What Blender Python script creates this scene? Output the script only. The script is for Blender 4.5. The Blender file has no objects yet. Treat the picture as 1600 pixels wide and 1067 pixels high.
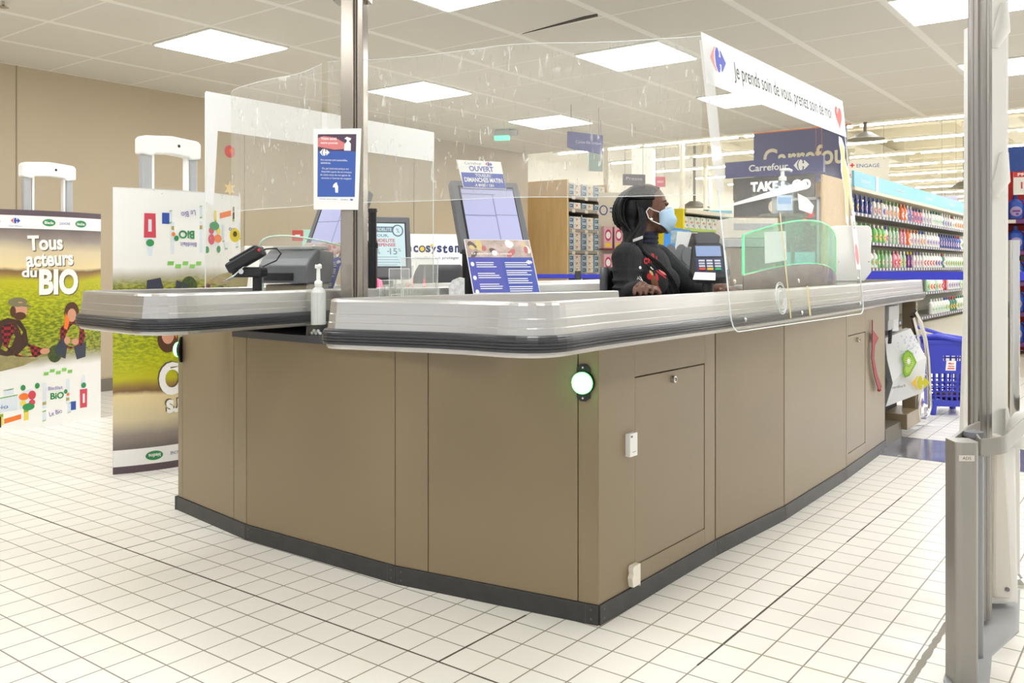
import bpy, bmesh, math, random
from mathutils import Vector, Matrix
D = bpy.data
SC = bpy.context.scene
COL = SC.collection.objects
PI = math.pi
random.seed(7)

# ------------------------------------------------------------------ camera
FPX, HOR, EYE = 1380.9, 417.2, 1.0          # focal length in pixels, horizon row, eye height (1600x1067)
YAW = math.radians(37.096)
cs, sn = math.cos(YAW), math.sin(YAW)
cd = D.cameras.new('camera'); cam = D.objects.new('camera', cd); COL.link(cam)
cam.location = (0, 0, EYE); cam.rotation_euler = (PI/2, 0, YAW)
cd.sensor_width = 36; cd.lens = FPX/1600*36; cd.shift_y = -(533.5-HOR)/1600
cd.clip_start = .05; cd.clip_end = 200
SC.camera = cam
# ------------------------------------------------------------------ world, exposure
w = D.worlds.new('world'); SC.world = w; w.use_nodes = True
w.node_tree.nodes['Background'].inputs[0].default_value = (.97, .985, 1, 1)
w.node_tree.nodes['Background'].inputs[1].default_value = 0.72
SC.view_settings.view_transform = 'Standard'; SC.view_settings.look = 'None'
SC.view_settings.gamma = 1; SC.view_settings.use_curve_mapping = False
SC.view_settings.exposure = 0.66
SC.cycles.transparent_max_bounces = 40
SC.cycles.max_bounces = 8
PANEL_LIGHT = 10.0
STORE_LIGHT = 12.5


def P(u, v, t):                              # a point t metres in front of the camera, seen at pixel (u, v)
    r = (u-800)/FPX
    return Vector(((cs*r-sn)*t, (sn*r+cs)*t, EYE+(HOR-v)/FPX*t))


def lin(c):
    return tuple(((x/255)/12.92 if x/255 <= .04045 else ((x/255+.055)/1.055)**2.4) for x in c)


MATS = {}


def mat(name, rgb=(200, 200, 200), rough=.5, metal=0., spec=.5, emit=None, noise=0., nscale=8., bump=0., bscale=40., alpha=1., coat=0., stretch=None):
    if name in MATS: return MATS[name]
    m = D.materials.new(name); m.use_nodes = True; nt = m.node_tree; b = nt.nodes['Principled BSDF']
    col = lin(rgb)
    b.inputs['Base Color'].default_value = (*col, 1); b.inputs['Roughness'].default_value = rough
    b.inputs['Metallic'].default_value = metal; b.inputs['Specular IOR Level'].default_value = spec
    b.inputs['Coat Weight'].default_value = coat
    if emit:
        b.inputs['Emission Color'].default_value = (*lin(emit[0]), 1); b.inputs['Emission Strength'].default_value = emit[1]
    if alpha < 1: b.inputs['Alpha'].default_value = alpha
    if noise or bump:
        tc = nt.nodes.new('ShaderNodeTexCoord'); mp = nt.nodes.new('ShaderNodeMapping')
        nt.links.new(tc.outputs['Object'], mp.inputs[0])
        if stretch: mp.inputs['Scale'].default_value = stretch
    if noise:
        n = nt.nodes.new('ShaderNodeTexNoise'); n.inputs['Scale'].default_value = nscale; n.inputs['Detail'].default_value = 5
        nt.links.new(mp.outputs[0], n.inputs['Vector'])
        r = nt.nodes.new('ShaderNodeValToRGB')
        r.color_ramp.elements[0].position = .3; r.color_ramp.elements[1].position = .7
        r.color_ramp.elements[0].color = (*[x*(1-noise) for x in col], 1); r.color_ramp.elements[1].color = (*[min(1, x*(1+noise)) for x in col], 1)
        nt.links.new(n.outputs[0], r.inputs[0]); nt.links.new(r.outputs[0], b.inputs['Base Color'])
    if bump:
        n = nt.nodes.new('ShaderNodeTexNoise'); n.inputs['Scale'].default_value = bscale; n.inputs['Detail'].default_value = 3
        nt.links.new(mp.outputs[0], n.inputs['Vector'])
        bp = nt.nodes.new('ShaderNodeBump'); bp.inputs['Strength'].default_value = bump; bp.inputs['Distance'].default_value = .01
        nt.links.new(n.outputs[0], bp.inputs['Height']); nt.links.new(bp.outputs[0], b.inputs['Normal'])
    MATS[name] = m
    return m


def film_mat(name, tint=(250, 250, 248), haze=.07, scratch=.25, gloss=.06, rough=.03, edge=False):
    m = D.materials.new(name); m.use_nodes = True; nt = m.node_tree; nt.nodes.clear(); N = nt.nodes.new; L = nt.links.new
    out = N('ShaderNodeOutputMaterial'); tr = N('ShaderNodeBsdfTransparent'); tr.inputs[0].default_value = (*lin(tint), 1)
    df = N('ShaderNodeBsdfDiffuse'); df.inputs[0].default_value = (*lin(tint), 1)
    tl = N('ShaderNodeBsdfTranslucent'); tl.inputs[0].default_value = (*lin(tint), 1)
    dd = N('ShaderNodeMixShader'); dd.inputs[0].default_value = .5; L(df.outputs[0], dd.inputs[1]); L(tl.outputs[0], dd.inputs[2])
    gl = N('ShaderNodeBsdfGlossy'); gl.inputs[1].default_value = rough
    tc = N('ShaderNodeTexCoord'); mp = N('ShaderNodeMapping'); L(tc.outputs['Object'], mp.inputs[0]); mp.inputs['Scale'].default_value = (14, 14, 3)
    mp.inputs['Rotation'].default_value = (.5, .4, .3)
    n1 = N('ShaderNodeTexNoise'); n1.inputs['Scale'].default_value = 5; n1.inputs['Detail'].default_value = 8; n1.inputs['Distortion'].default_value = 1.2
    L(mp.outputs[0], n1.inputs['Vector'])
    r1 = N('ShaderNodeValToRGB'); r1.color_ramp.elements[0].position = .60; r1.color_ramp.elements[1].position = .74
    L(n1.outputs[0], r1.inputs[0])
    n2 = N('ShaderNodeTexNoise'); n2.inputs['Scale'].default_value = 3.5; n2.inputs['Detail'].default_value = 3; L(tc.outputs['Object'], n2.inputs['Vector'])
    mu = N('ShaderNodeMath'); mu.operation = 'MULTIPLY'; L(r1.outputs[0], mu.inputs[0]); L(n2.outputs[0], mu.inputs[1])
    ma = N('ShaderNodeMath'); ma.operation = 'MULTIPLY_ADD'; L(mu.outputs[0], ma.inputs[0]); ma.inputs[1].default_value = scratch; ma.inputs[2].default_value = haze
    mx = N('ShaderNodeMixShader'); L(ma.outputs[0], mx.inputs[0]); L(tr.outputs[0], mx.inputs[1]); L(dd.outputs[0], mx.inputs[2])
    fr = N('ShaderNodeLayerWeight'); fr.inputs[0].default_value = .25
    m2 = N('ShaderNodeMath'); m2.operation = 'MULTIPLY_ADD'; L(fr.outputs['Fresnel'], m2.inputs[0]); m2.inputs[1].default_value = .03; m2.inputs[2].default_value = gloss*.12
    mg = N('ShaderNodeMixShader'); L(m2.outputs[0], mg.inputs[0]); L(mx.outputs[0], mg.inputs[1]); L(gl.outputs[0], mg.inputs[2])
    L(mg.outputs[0], out.inputs[0]); MATS[name] = m
    return m


# ------------------------------------------------------------------ mesh builder
_T = {}


def text2d(s, bold=0.):
    k = (s, bold)
    if k in _T: return _T[k]
    cu = D.curves.new('tmp_text', 'FONT'); cu.body = s; cu.size = 1; cu.resolution_u = 4; cu.offset = bold
    ob = D.objects.new('tmp_text', cu); COL.link(ob)
    dg = bpy.context.evaluated_depsgraph_get(); me = D.meshes.new_from_object(ob.evaluated_get(dg))
    vs = [(v.co.x, v.co.y) for v in me.vertices]; fs = [tuple(p.vertices) for p in me.polygons]
    D.objects.remove(ob); D.curves.remove(cu); D.meshes.remove(me)
    x0 = min(v[0] for v in vs); x1 = max(v[0] for v in vs); y0 = min(v[1] for v in vs); y1 = max(v[1] for v in vs)
    vs = [((x-(x0+x1)/2)/(x1-x0), (y-(y0+y1)/2)/(y1-y0)) for x, y in vs]
    _T[k] = (vs, fs); return _T[k]


def Fm(o, yaw=math.degrees(YAW), tilt=0., roll=0.):   # frame: x right, -y towards the viewer, z up
    a = math.radians(yaw)
    M = Matrix.Translation(Vector(o)) @ Matrix.Rotation(a, 4, 'Z') @ Matrix.Rotation(math.radians(tilt), 4, 'X').inverted() @ Matrix.Rotation(math.radians(roll), 4, 'Y')
    return M


class MB:
    def __init__(s, M=None, fn=None):
        s.v = []; s.f = []; s.m = []; s.sm = []; s.M = M; s.fn = fn

    def add(s, vs, fs, m=0, smooth=False):
        b = len(s.v)
        for p in vs:
            p = Vector(p)
            if s.fn: p = Vector(s.fn(p))
            elif s.M: p = s.M @ p
            s.v.append(tuple(p))
        for f in fs:
            s.f.append(tuple(b+i for i in f)); s.m.append(m); s.sm.append(smooth)
        return s

    def box(s, x0, x1, y0, y1, z0, z1, m=0):
        vs = [(x, y, z) for z in (z0, z1) for y in (y0, y1) for x in (x0, x1)]
        return s.add(vs, [(0, 2, 3, 1), (4, 5, 7, 6), (0, 1, 5, 4), (2, 6, 7, 3), (0, 4, 6, 2), (1, 3, 7, 5)], m)

    def prism(s, poly, z0, z1, m=0, smooth=False):           # poly in x,y
        n = len(poly); vs = [(x, y, z0) for x, y in poly]+[(x, y, z1) for x, y in poly]
        s.add(vs, [tuple(range(n))[::-1], tuple(range(n, 2*n))], m)
        return s.add(vs, [(i, (i+1) % n, n+(i+1) % n, n+i) for i in range(n)], m, smooth)

    def plate(s, poly, y0, y1, m=0):                        # poly in x,z, thickness along y
        n = len(poly); vs = [(x, y0, z) for x, z in poly]+[(x, y1, z) for x, z in poly]
        return s.add(vs, [tuple(range(n)), tuple(range(n, 2*n))[::-1]]+[(i, (i+1) % n, n+(i+1) % n, n+i) for i in range(n)], m)

    def poly(s, pts, m=0, y=0.):                            # flat print in x,z
        return s.add([(x, y, z) for x, z in pts], [tuple(range(len(pts)))], m)

    def rect(s, x0, x1, z0, z1, m=0, y=0., n=1):
        for i in range(n):
            a = x0+(x1-x0)*i/n; b = x0+(x1-x0)*(i+1)/n
            s.poly([(a, z0), (b, z0), (b, z1), (a, z1)], m, y)
        return s

    def oval(s, cx, cz, rx, rz, m=0, y=0., n=20, rot=0.):
        c, d = math.cos(rot), math.sin(rot)
        return s.poly([(cx+c*rx*math.cos(2*PI*i/n)-d*rz*math.sin(2*PI*i/n), cz+d*rx*math.cos(2*PI*i/n)+c*rz*math.sin(2*PI*i/n)) for i in range(n)], m, y)

    def text(s, t, cx, cz, w, h, m=0, y=0., bold=0., shear=0., rot=0.):
        vs, fs = text2d(t, bold); c, d = math.cos(rot), math.sin(rot); out = []
        for a, b in vs:
            a, b = a*w+shear*b*h, b*h
            out.append((cx+a*c-b*d, y, cz+a*d+b*c))
        return s.add(out, fs, m)

    def cyl(s, p0, p1, r0, r1=None, n=16, m=0, cap=True):
        p0 = Vector(p0); p1 = Vector(p1); r1 = r0 if r1 is None else r1
        d = (p1-p0).normalized(); a = d.orthogonal().normalized(); b = d.cross(a)
        vs = [p0+(a*math.cos(2*PI*i/n)+b*math.sin(2*PI*i/n))*r0 for i in range(n)]+[p1+(a*math.cos(2*PI*i/n)+b*math.sin(2*PI*i/n))*r1 for i in range(n)]
        s.add(vs, [(i, (i+1) % n, n+(i+1) % n, n+i) for i in range(n)], m, True)
        if cap: s.add(vs, [tuple(range(n))[::-1], tuple(range(n, 2*n))], m)
        return s

    def tube(s, pts, r, n=8, m=0, cap=True, flat=None):
        pts = [Vector(p) for p in pts]; rs = r if isinstance(r, (list, tuple)) else [r]*len(pts)
        vs = []; a = None
        for i, p in enumerate(pts):
            d = (pts[min(i+1, len(pts)-1)]-pts[max(i-1, 0)]).normalized()
            a = (d.orthogonal() if a is None else a-d*a.dot(d)).normalized(); b = d.cross(a)
            vs += [p+(a*math.cos(2*PI*k/n)+b*math.sin(2*PI*k/n)*(flat or 1))*rs[i] for k in range(n)]
        fs = [(i*n+k, i*n+(k+1) % n, (i+1)*n+(k+1) % n, (i+1)*n+k) for i in range(len(pts)-1) for k in range(n)]
        s.add(vs, fs, m, True)
        if cap: s.add(vs, [tuple(range(n))[::-1], tuple(range(len(vs)-n, len(vs)))], m)
        return s

    def ell(s, c, r, m=0, nu=20, nv=12, M=None):
        c = Vector(c); r = (r, r, r) if not isinstance(r, (tuple, list)) else r; vs = []
        for j in range(1, nv):
            for i in range(nu):
                a, b = PI*j/nv, 2*PI*i/nu
                p = Vector((r[0]*math.sin(a)*math.cos(b), r[1]*math.sin(a)*math.sin(b), r[2]*math.cos(a)))
                vs.append(c+(M @ p if M else p))
        t = Vector((0, 0, r[2])); t = M @ t if M else t
        vs += [c+t, c-t]; k = len(vs)-2
        fs = [(j*nu+i, (j+1)*nu+i, (j+1)*nu+(i+1) % nu, j*nu+(i+1) % nu) for j in range(nv-2) for i in range(nu)]
        fs += [(k, i, (i+1) % nu) for i in range(nu)]+[(k+1, (nv-2)*nu+(i+1) % nu, (nv-2)*nu+i) for i in range(nu)]
        return s.add(vs, fs, m, True)

    def cap(s, p0, p1, r0, r1, m=0, n=14):                   # tapered capsule
        s.cyl(p0, p1, r0, r1, n, m); s.ell(p0, r0, m, n, 8); return s.ell(p1, r1, m, n, 8)

    def lathe(s, prof, c=(0, 0, 0), n=20, m=0, sy=1., ms=None):
        vs = [(c[0]+r*math.cos(2*PI*i/n), c[1]+r*math.sin(2*PI*i/n)*sy, c[2]+z) for r, z in prof for i in range(n)]
        for j in range(len(prof)-1):
            s.add(vs[j*n:(j+2)*n], [(i, (i+1) % n, n+(i+1) % n, n+i) for i in range(n)], ms[j] if ms else m, True)
        s.add(vs[:n], [tuple(range(n))[::-1]], ms[0] if ms else m); s.add(vs[-n:], [tuple(range(n))], ms[-1] if ms else m)
        return s

    def sweep(s, path, prof, closed=True, m=0, sgn=-1, cap=True):  # path x,y; prof (outward, z)
        n = len(prof); vs = []
        for i, p in enumerate(path):
            a = Vector(path[max(i-1, 0)]); b = Vector(path[min(i+1, len(path)-1)]); d = (b-a).normalized()
            nr = Vector((d.y, -d.x))*sgn
            for o, z in prof: vs.append((p[0]+nr.x*o, p[1]+nr.y*o, z))
        kk = n if closed else n-1
        fs = [(i*n+k, (i+1)*n+k, (i+1)*n+(k+1) % n, i*n+(k+1) % n) for i in range(len(path)-1) for k in range(kk)]
        s.add(vs, fs, m)
        if closed and cap: s.add(vs, [tuple(range(n)), tuple(range(len(vs)-n, len(vs)))[::-1]], m)
        return s

    def build(s, name, mats, parent=None, bevel=0., seg=2, label=None, mods=None, kind=None):
        me = D.meshes.new(name); me.from_pydata(s.v, [], s.f)
        for x in (mats if isinstance(mats, (list, tuple)) else [mats]): me.materials.append(x)
        me.polygons.foreach_set('material_index', s.m); me.polygons.foreach_set('use_smooth', s.sm)
        bm = bmesh.new(); bm.from_mesh(me)
        if not s.fn or True: bmesh.ops.recalc_face_normals(bm, faces=[f for f in bm.faces if len(f.verts) > 2])
        bm.to_mesh(me); bm.free(); me.update()
        o = D.objects.new(name, me); COL.link(o)
        if parent:
            o.parent = parent; o.matrix_parent_inverse = (PW[parent.name]).inverted(); PW[o.name] = Matrix.Identity(4)
        else: PW[o.name] = Matrix.Identity(4)
        if bevel:
            b = o.modifiers.new('bevel', 'BEVEL'); b.width = bevel; b.segments = seg; b.limit_method = 'ANGLE'; b.angle_limit = .6
        if label: o['label'] = label
        if kind: o['kind'] = kind
        return o


PW = {}


def thing(name, label, cat, loc=(0, 0, 0), group=None):
    o = D.objects.new(name, None); COL.link(o); o.location = loc; o.empty_display_size = .1
    PW[o.name] = Matrix.Translation(Vector(loc)); o['label'] = label; o['category'] = cat
    if group: o['group'] = group
    return o


def tag(o, label, cat, group=None):
    o['label'] = label; o['category'] = cat
    if group: o['group'] = group
    return o


def struct(name, mb, m, **k):
    return mb.build(name, m, kind='structure', **k)


def dup(root, loc, label, group=None):
    r = root.copy(); COL.link(r); r.location = loc; r['label'] = label
    if group: r['group'] = group
    for ch in list(root.children):
        c = ch.copy(); COL.link(c); c.parent = r
        for g in list(ch.children):
            d = g.copy(); COL.link(d); d.parent = c
    return r


def arc_path(pts, rad, n=6):
    out = [Vector(pts[0])]
    for i in range(1, len(pts)-1):
        p = Vector(pts[i]); a = (Vector(pts[i-1])-p); b = (Vector(pts[i+1])-p); r = min(rad[i], a.length*.49, b.length*.49)
        if r < .002: out.append(p); continue
        a = p+a.normalized()*r; b = p+b.normalized()*r
        for k in range(n+1):
            t = k/n; out.append(a*(1-t)**2+p*2*t*(1-t)+b*t*t)
    out.append(Vector(pts[-1])); return out


ORD = ['first', 'second', 'third', 'fourth', 'fifth', 'sixth', 'seventh', 'eighth', 'ninth', 'tenth', 'eleventh', 'twelfth', 'thirteenth', 'fourteenth', 'fifteenth', 'sixteenth', 'seventeenth', 'eighteenth', 'nineteenth', 'twentieth']
ORD += ['twenty-'+x for x in ORD[:9]]+['thirtieth']+['thirty-'+x for x in ORD[:9]]+['fortieth']+['forty-'+x for x in ORD[:9]]+['fiftieth']

# ------------------------------------------------------------------ common materials
white = mat('white_plastic', (240, 240, 236), .4)
paper = mat('paper_white', (246, 246, 244), .6)
black = mat('black_plastic', (24, 24, 27), .4)
dgrey = mat('dark_grey_plastic', (62, 63, 66), .45)
mgrey = mat('mid_grey_plastic', (112, 113, 116), .45)
lgrey = mat('light_grey_metal', (176, 177, 178), .4, .2)
taupe = mat('taupe_panel', (137, 120, 93), .36, 0, .5, noise=.03, nscale=2.)
kick = mat('kick_plate_black', (58, 57, 56), .4, 0, .4, noise=.15, nscale=20)
alu = mat('brushed_aluminium', (192, 190, 187), .30, .75, noise=.05, nscale=6, stretch=(1, 1, 60))
rubber = mat('bumper_rubber', (48, 48, 52), .32, 0, .6)
chrome = mat('polished_steel', (200, 198, 194), .16, 1.)
cblue = mat('carrefour_blue', (44, 78, 160), .5)
cred = mat('logo_red', (214, 44, 40), .5)
navy = mat('sign_navy', (72, 76, 140), .5)
blue = mat('strap_blue', (48, 56, 190), .5)
sky = mat('header_sky_blue', (120, 200, 226), .5)
ink = mat('ink_black', (40, 40, 44), .6)
green = mat('leaf_green', (70, 170, 70), .5)
yellow = mat('yellow_print', (240, 205, 40), .5)
orange = mat('orange_print', (235, 120, 40), .5)
pink = mat('pink_print', (225, 110, 150), .5)
red = mat('red_print', (205, 40, 45), .5)
wood = mat('pale_wood', (222, 190, 136), .5, noise=.07, nscale=3, stretch=(6, 6, .6))
cream = mat('cream_paint', (226, 220, 204), .6)
film = film_mat('clear_film', haze=.085, scratch=.6)
acry = film_mat('clear_acrylic', haze=.03, scratch=.12, gloss=.1, rough=.16)
edge = mat('acrylic_edge', (225, 232, 232), .2, 0, .8)


def logo(mb, x, z, h, ml, mr, y=0., fl=1):
    L = [(-.72, 0), (-.3, .47), (-.2, .5), (-.36, .22), (-.4, 0), (-.36, -.22), (-.2, -.5), (-.3, -.47)]
    R = [(-.10, .5), (.05, .47), (.13, .3), (.08, .14), (.26, .14), (.22, .42), (.3, .42), (.72, 0), (.3, -.42), (.22, -.42), (.26, -.14), (.08, -.14), (.13, -.3), (.05, -.47), (-.10, -.5), (-.24, -.28), (-.28, 0), (-.24, .28)]
    mb.poly([(x+a*h*fl, z+b*h) for a, b in L], ml, y); mb.poly([(x+a*h*fl, z+b*h) for a, b in R], mr, y)


def lines(mb, x0, x1, z, n, dz, h, m, y, rag=.25):
    for i in range(n):
        mb.rect(x0, x1-random.random()*rag*(x1-x0), z-i*dz-h/2, z-i*dz+h/2, m, y)


# ================================================================== SETTING
CZ = 2.5; K = CZ-EYE                                        # low ceiling of the checkout zone
XE = -4.61*K; YE = 6.33*K
GX, GY = .465*K, .4355*K; OX, OY = -.89*K, 3.476*K


def grid_mat(name, base, linec, ox, oy, gx, gy, lw, lwy, rough, soft=1.6, var=.02, spec=.5, extra=None):
    m = D.materials.new(name); m.use_nodes = True; nt = m.node_tree; N = nt.nodes.new; L = nt.links.new; b = nt.nodes['Principled BSDF']
    tc = N('ShaderNodeTexCoord'); sp = N('ShaderNodeSeparateXYZ'); L(tc.outputs['Object'], sp.inputs[0])
    outs = []; cells = []
    for ax, o, g, wd in ((0, ox, gx, lw), (1, oy, gy, lwy)):
        a = N('ShaderNodeMath'); a.operation = 'MULTIPLY_ADD'; L(sp.outputs[ax], a.inputs[0]); a.inputs[1].default_value = 1/g; a.inputs[2].default_value = -o/g+.5+100
        fr = N('ShaderNodeMath'); fr.operation = 'FRACT'; L(a.outputs[0], fr.inputs[0])
        s = N('ShaderNodeMath'); s.operation = 'SUBTRACT'; L(fr.outputs[0], s.inputs[0]); s.inputs[1].default_value = .5
        ab = N('ShaderNodeMath'); ab.operation = 'ABSOLUTE'; L(s.outputs[0], ab.inputs[0])
        mr = N('ShaderNodeMapRange'); L(ab.outputs[0], mr.inputs[0]); mr.inputs[1].default_value = wd/g/2; mr.inputs[2].default_value = wd/g/2*soft
        mr.inputs[3].default_value = 1; mr.inputs[4].default_value = 0; outs.append(mr)
        fl = N('ShaderNodeMath'); fl.operation = 'FLOOR'; a2 = N('ShaderNodeMath'); a2.operation = 'ADD'; L(a.outputs[0], a2.inputs[0]); a2.inputs[1].default_value = .5; L(a2.outputs[0], fl.inputs[0]); cells.append(fl)
    mx = N('ShaderNodeMath'); mx.operation = 'MAXIMUM'; L(outs[0].outputs[0], mx.inputs[0]); L(outs[1].outputs[0], mx.inputs[1])
    cb = N('ShaderNodeCombineXYZ'); L(cells[0].outputs[0], cb.inputs[0]); L(cells[1].outputs[0], cb.inputs[1])
    wn = N('ShaderNodeTexWhiteNoise'); wn.noise_dimensions = '3D'; L(cb.outputs[0], wn.inputs[0])
    ns = N('ShaderNodeTexNoise'); ns.inputs['Scale'].default_value = 1.5; ns.inputs['Detail'].default_value = 4; L(tc.outputs['Object'], ns.inputs['Vector'])
    ad = N('ShaderNodeMath'); ad.operation = 'MULTIPLY_ADD'; L(wn.outputs[0], ad.inputs[0]); ad.inputs[1].default_value = .5; L(ns.outputs[0], ad.inputs[2])
    ra = N('ShaderNodeMapRange'); L(ad.outputs[0], ra.inputs[0]); ra.inputs[1].default_value = .3; ra.inputs[2].default_value = 1.2; ra.inputs[3].default_value = 1-var*2; ra.inputs[4].default_value = 1+var
    mc = N('ShaderNodeMix'); mc.data_type = 'RGBA'; mc.inputs[6].default_value = (*lin(base), 1); mc.inputs[7].default_value = (*lin(linec), 1); L(mx.outputs[0], mc.inputs[0])
    vm = N('ShaderNodeVectorMath'); vm.operation = 'SCALE'; L(mc.outputs[2], vm.inputs[0]); L(ra.outputs[0], vm.inputs['Scale'])
    L(vm.outputs[0], b.inputs['Base Color']); b.inputs['Roughness'].default_value = rough; b.inputs['Specular IOR Level'].default_value = spec
    return m


T = .1065
floor_m = grid_mat('floor_tiles', (240, 236, 227), (132, 122, 108), -1.2865, 2.0995, T, T, .0030, .0030, .30, 1.7, .02)
ceil_m = grid_mat('ceiling_cassettes', (219, 215, 204), (238, 236, 228), OX, OY, GX, GY, .045, .014, .6, 1.3, .012)
mb = MB(); mb.box(-16, 12, -6, 9.2, -.1, 0); struct('floor', mb, floor_m)
mb = MB(); mb.box(-16, 30, 9.2, 60, -.1, -.002); struct('floor', mb, mat('store_floor', (216, 208, 188), .35))
jm = mat('worn_joint', (84, 76, 66), .8); random.seed(4)
def joint(a, b, w_, mm, n):
    m = MB(); a = Vector(a); b = Vector(b); d = (b-a)/n; u = d.normalized(); nr = Vector((-u.y, u.x)); L_ = []; R_ = []
    for k in range(n+1):
        c = a+d*k; ww = w_*(.75+random.random()*.35); L_.append((c+nr*ww/2)); R_.append((c-nr*ww/2))
    m.prism([tuple(p) for p in L_]+[tuple(p) for p in R_[::-1]], 0, .0006)
    return m.build('floor', mm, kind='structure')
JX, JY = -1.2865, 2.0995
joint((-4.4, JY-4*T), (-.9, JY-4*T), .0055, jm, 70)
joint((JX+3*T, 2.05), (JX+3*T, 3.05), .006, jm, 26)
joint((JX+3*T, 3.3), (JX+3*T, 4.1), .005, jm, 16)
joint((JX-2*T, JY-4*T), (JX-2*T, 2.05), .006, jm, 10)
joint((JX-16*T, JY-4*T), (JX-16*T, 2.03), .004, jm, 10)
jg = mat('joint_grey', (150, 144, 132), .8)
joint((JX+7*T+.02, 1.95), (JX+7*T+.02, 2.75), .018, jg, 40)
joint((-1.25, JY+T), (-.6, JY+T), .005, mat('joint_olive', (170, 162, 136), .8), 12)
# low ceiling with a displaced cassette
mb = MB(); mb.box(XE, 9, -5, YE, CZ, CZ+.25); struct('ceiling', mb, ceil_m)
a, b_ = (-2.248*K, 3.045*K), (-1.849*K, 3.012*K)
mb = MB(); mb.prism([a, b_, (-1.835*K, 2.985*K), (-1.9*K, 2.985*K)], CZ-.004, CZ+.002); mb.build('trim_1', mat('ceiling_gap_dark', (70, 66, 58), .8), kind='structure')
wall_m = mat('wall_paint', (190, 174, 147), .6, noise=.015, nscale=.7)
mb = MB(); mb.box(XE-.2, XE, -6, YE, 0, CZ); struct('wall_left', mb, wall_m)
for i, yy in enumerate((3.02, 5.03, 7.3)):
    mb = MB(); mb.box(XE, XE+.004, yy, yy+.008, .1, CZ); mb.build('trim_%d' % (i+2), mat('joint_tan', (150, 134, 112), .6), kind='structure')
mb = MB(); mb.box(XE, XE+.015, -6, YE, 0, .1); mb.build('baseboard_left', mat('baseboard_grey', (120, 112, 100), .5), kind='structure')
mb = MB(); mb.box(-16, XE-.2, YE-.2, YE, 0, 6); struct('wall_back', mb, wall_m)
# tall store beyond
hall = mat('store_wall', (234, 231, 222), .7)
mb = MB(); mb.box(-16, 30, 60, 60.2, 0, 6.2); struct('wall_far', mb, hall)
mb = MB(); mb.box(-16.2, -16, YE, 60, 0, 6.2); struct('wall_store', mb, hall)
mb = MB(); mb.box(-16, 30, YE, 60, 6.2, 6.4); mb.box(-16, 30, YE, YE+.1, CZ+.25, 6.2); struct('ceiling', mb, mat('store_ceiling', (224, 220, 206), .8, noise=.05, nscale=.4))
# roof beams and ducts
bm_m = mat('beam_cream', (228, 220, 196), .7)
mb = MB()
for k in range(14): mb.box(-16, 30, YE+2+k*3.6, YE+2.25+k*3.6, 5.6, 6.15)
for k in range(9): mb.box(-14+k*4.2, -13.8+k*4.2, YE+.2, 59, 5.5, 5.75)
mb.build('trim_9', bm_m, kind='structure')
duct_m = mat('duct_galvanised', (196, 190, 168), .5, .1)
for k, (x, y0) in enumerate(((-4.3, 10.5), (-9.5, 12.), (1.2, 12.))):
    d = MB(); d.box(x, x+.8, y0, y0+26, 5.05, 5.48)
    o = d.build('air_duct', duct_m, bevel=.04); tag(o, ['long cream air duct under the store roof above the detergent aisle', 'long cream air duct under the store roof, left of the concrete column', 'long cream air duct under the store roof at the right edge'][k], 'duct', 'air ducts under the store roof')
em = mat('tube_light_glow', (255, 250, 238), .5, emit=((250, 252, 255), STORE_LIGHT*1.6))
rail_m = mat('light_rail_white', (232, 228, 214), .5)
for k in range(14):
    y = 12.6+k*3.1
    t = thing('linear_light', 'continuous strip light under the store roof, %s row away from the checkout' % ORD[k], 'ceiling light', (0, y, 4.4), 'rows of strip lights in the store')
    m1 = MB(); m1.box(-15, 20, y-.06, y+.06, 4.4, 4.46); m1.build('light_rail', rail_m, t)
    m2 = MB()
    for j in range(12): m2.box(-14.8+j*2.9, -12.1+j*2.9, y-.045, y+.045, 4.36, 4.398)
    m2.build('tube', em, t)
    m3 = MB()
    for j in range(12): m3.cyl((-14+j*3, y, 4.46), (-14+j*3, y, 5.6), .008, n=5)
    m3.build('suspension_wire', rail_m, t, kind='stuff')
# pipe runs
mb = MB()
for k in range(6): mb.tube([(-15, 13.8+k*6.2, 4.95), (20, 13.8+k*6.2, 4.95)], .05, 8)
tag(mb.build('sprinkler_pipe', mat('pipe_cream', (216, 208, 186), .5)), 'thin cream sprinkler pipes running crosswise under the store roof', 'pipe')

# ------------------------------------------------------------------ ceiling panels of the checkout zone
glow = mat('led_panel_glow', (255, 252, 246), .5, emit=((250, 252, 255), PANEL_LIGHT))
frame_m = mat('led_frame', (240, 238, 230), .5)
names = {(-6, -3): 'above the left tall banner, nearest the wall', (-6, 0): 'behind the clear screen, left of the notice pole gap', (-6, 3): 'farthest along the left row, behind the clear screen',
         (-3, -3): 'cut by the top edge above the clear screen', (-3, 0): 'behind the top right of the clear curved screen', (-3, 3): 'behind the slogan banner', (0, 0): 'at the top right edge beside the antenna gate', (0, 3): 'far right, behind the antenna gate'}
for i in range(-9, 10, 3):
    for j in range(-12, 6, 3):
        x0, y0 = OX+i*GX, OY+j*GY
        if x0 < XE or x0 > 6: continue
        vis = (i, j) in names
        if not vis and not (-6 <= i <= 3 and -9 <= j): continue
        lb = 'square LED ceiling panel '+(names[(i, j)] if vis else 'out of view over the tiled floor, row %d column %d' % (j//3+5, i//3+4))
        t = thing('ceiling_light', lb, 'ceiling light', (x0+GX/2, y0+GY/2, CZ), 'square ceiling panels over the checkout')
        m1 = MB(); w_ = .012
        m1.box(x0+.02, x0+GX-.02, y0+.02, y0+GY-.02, CZ-.012, CZ-.002); m1.build('frame', frame_m, t)
        m1 = MB(); m1.box(x0+.032, x0+GX-.032, y0+.032, y0+GY-.032, CZ-.016, CZ-.0125); m1.build('diffuser', glow, t)

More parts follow.
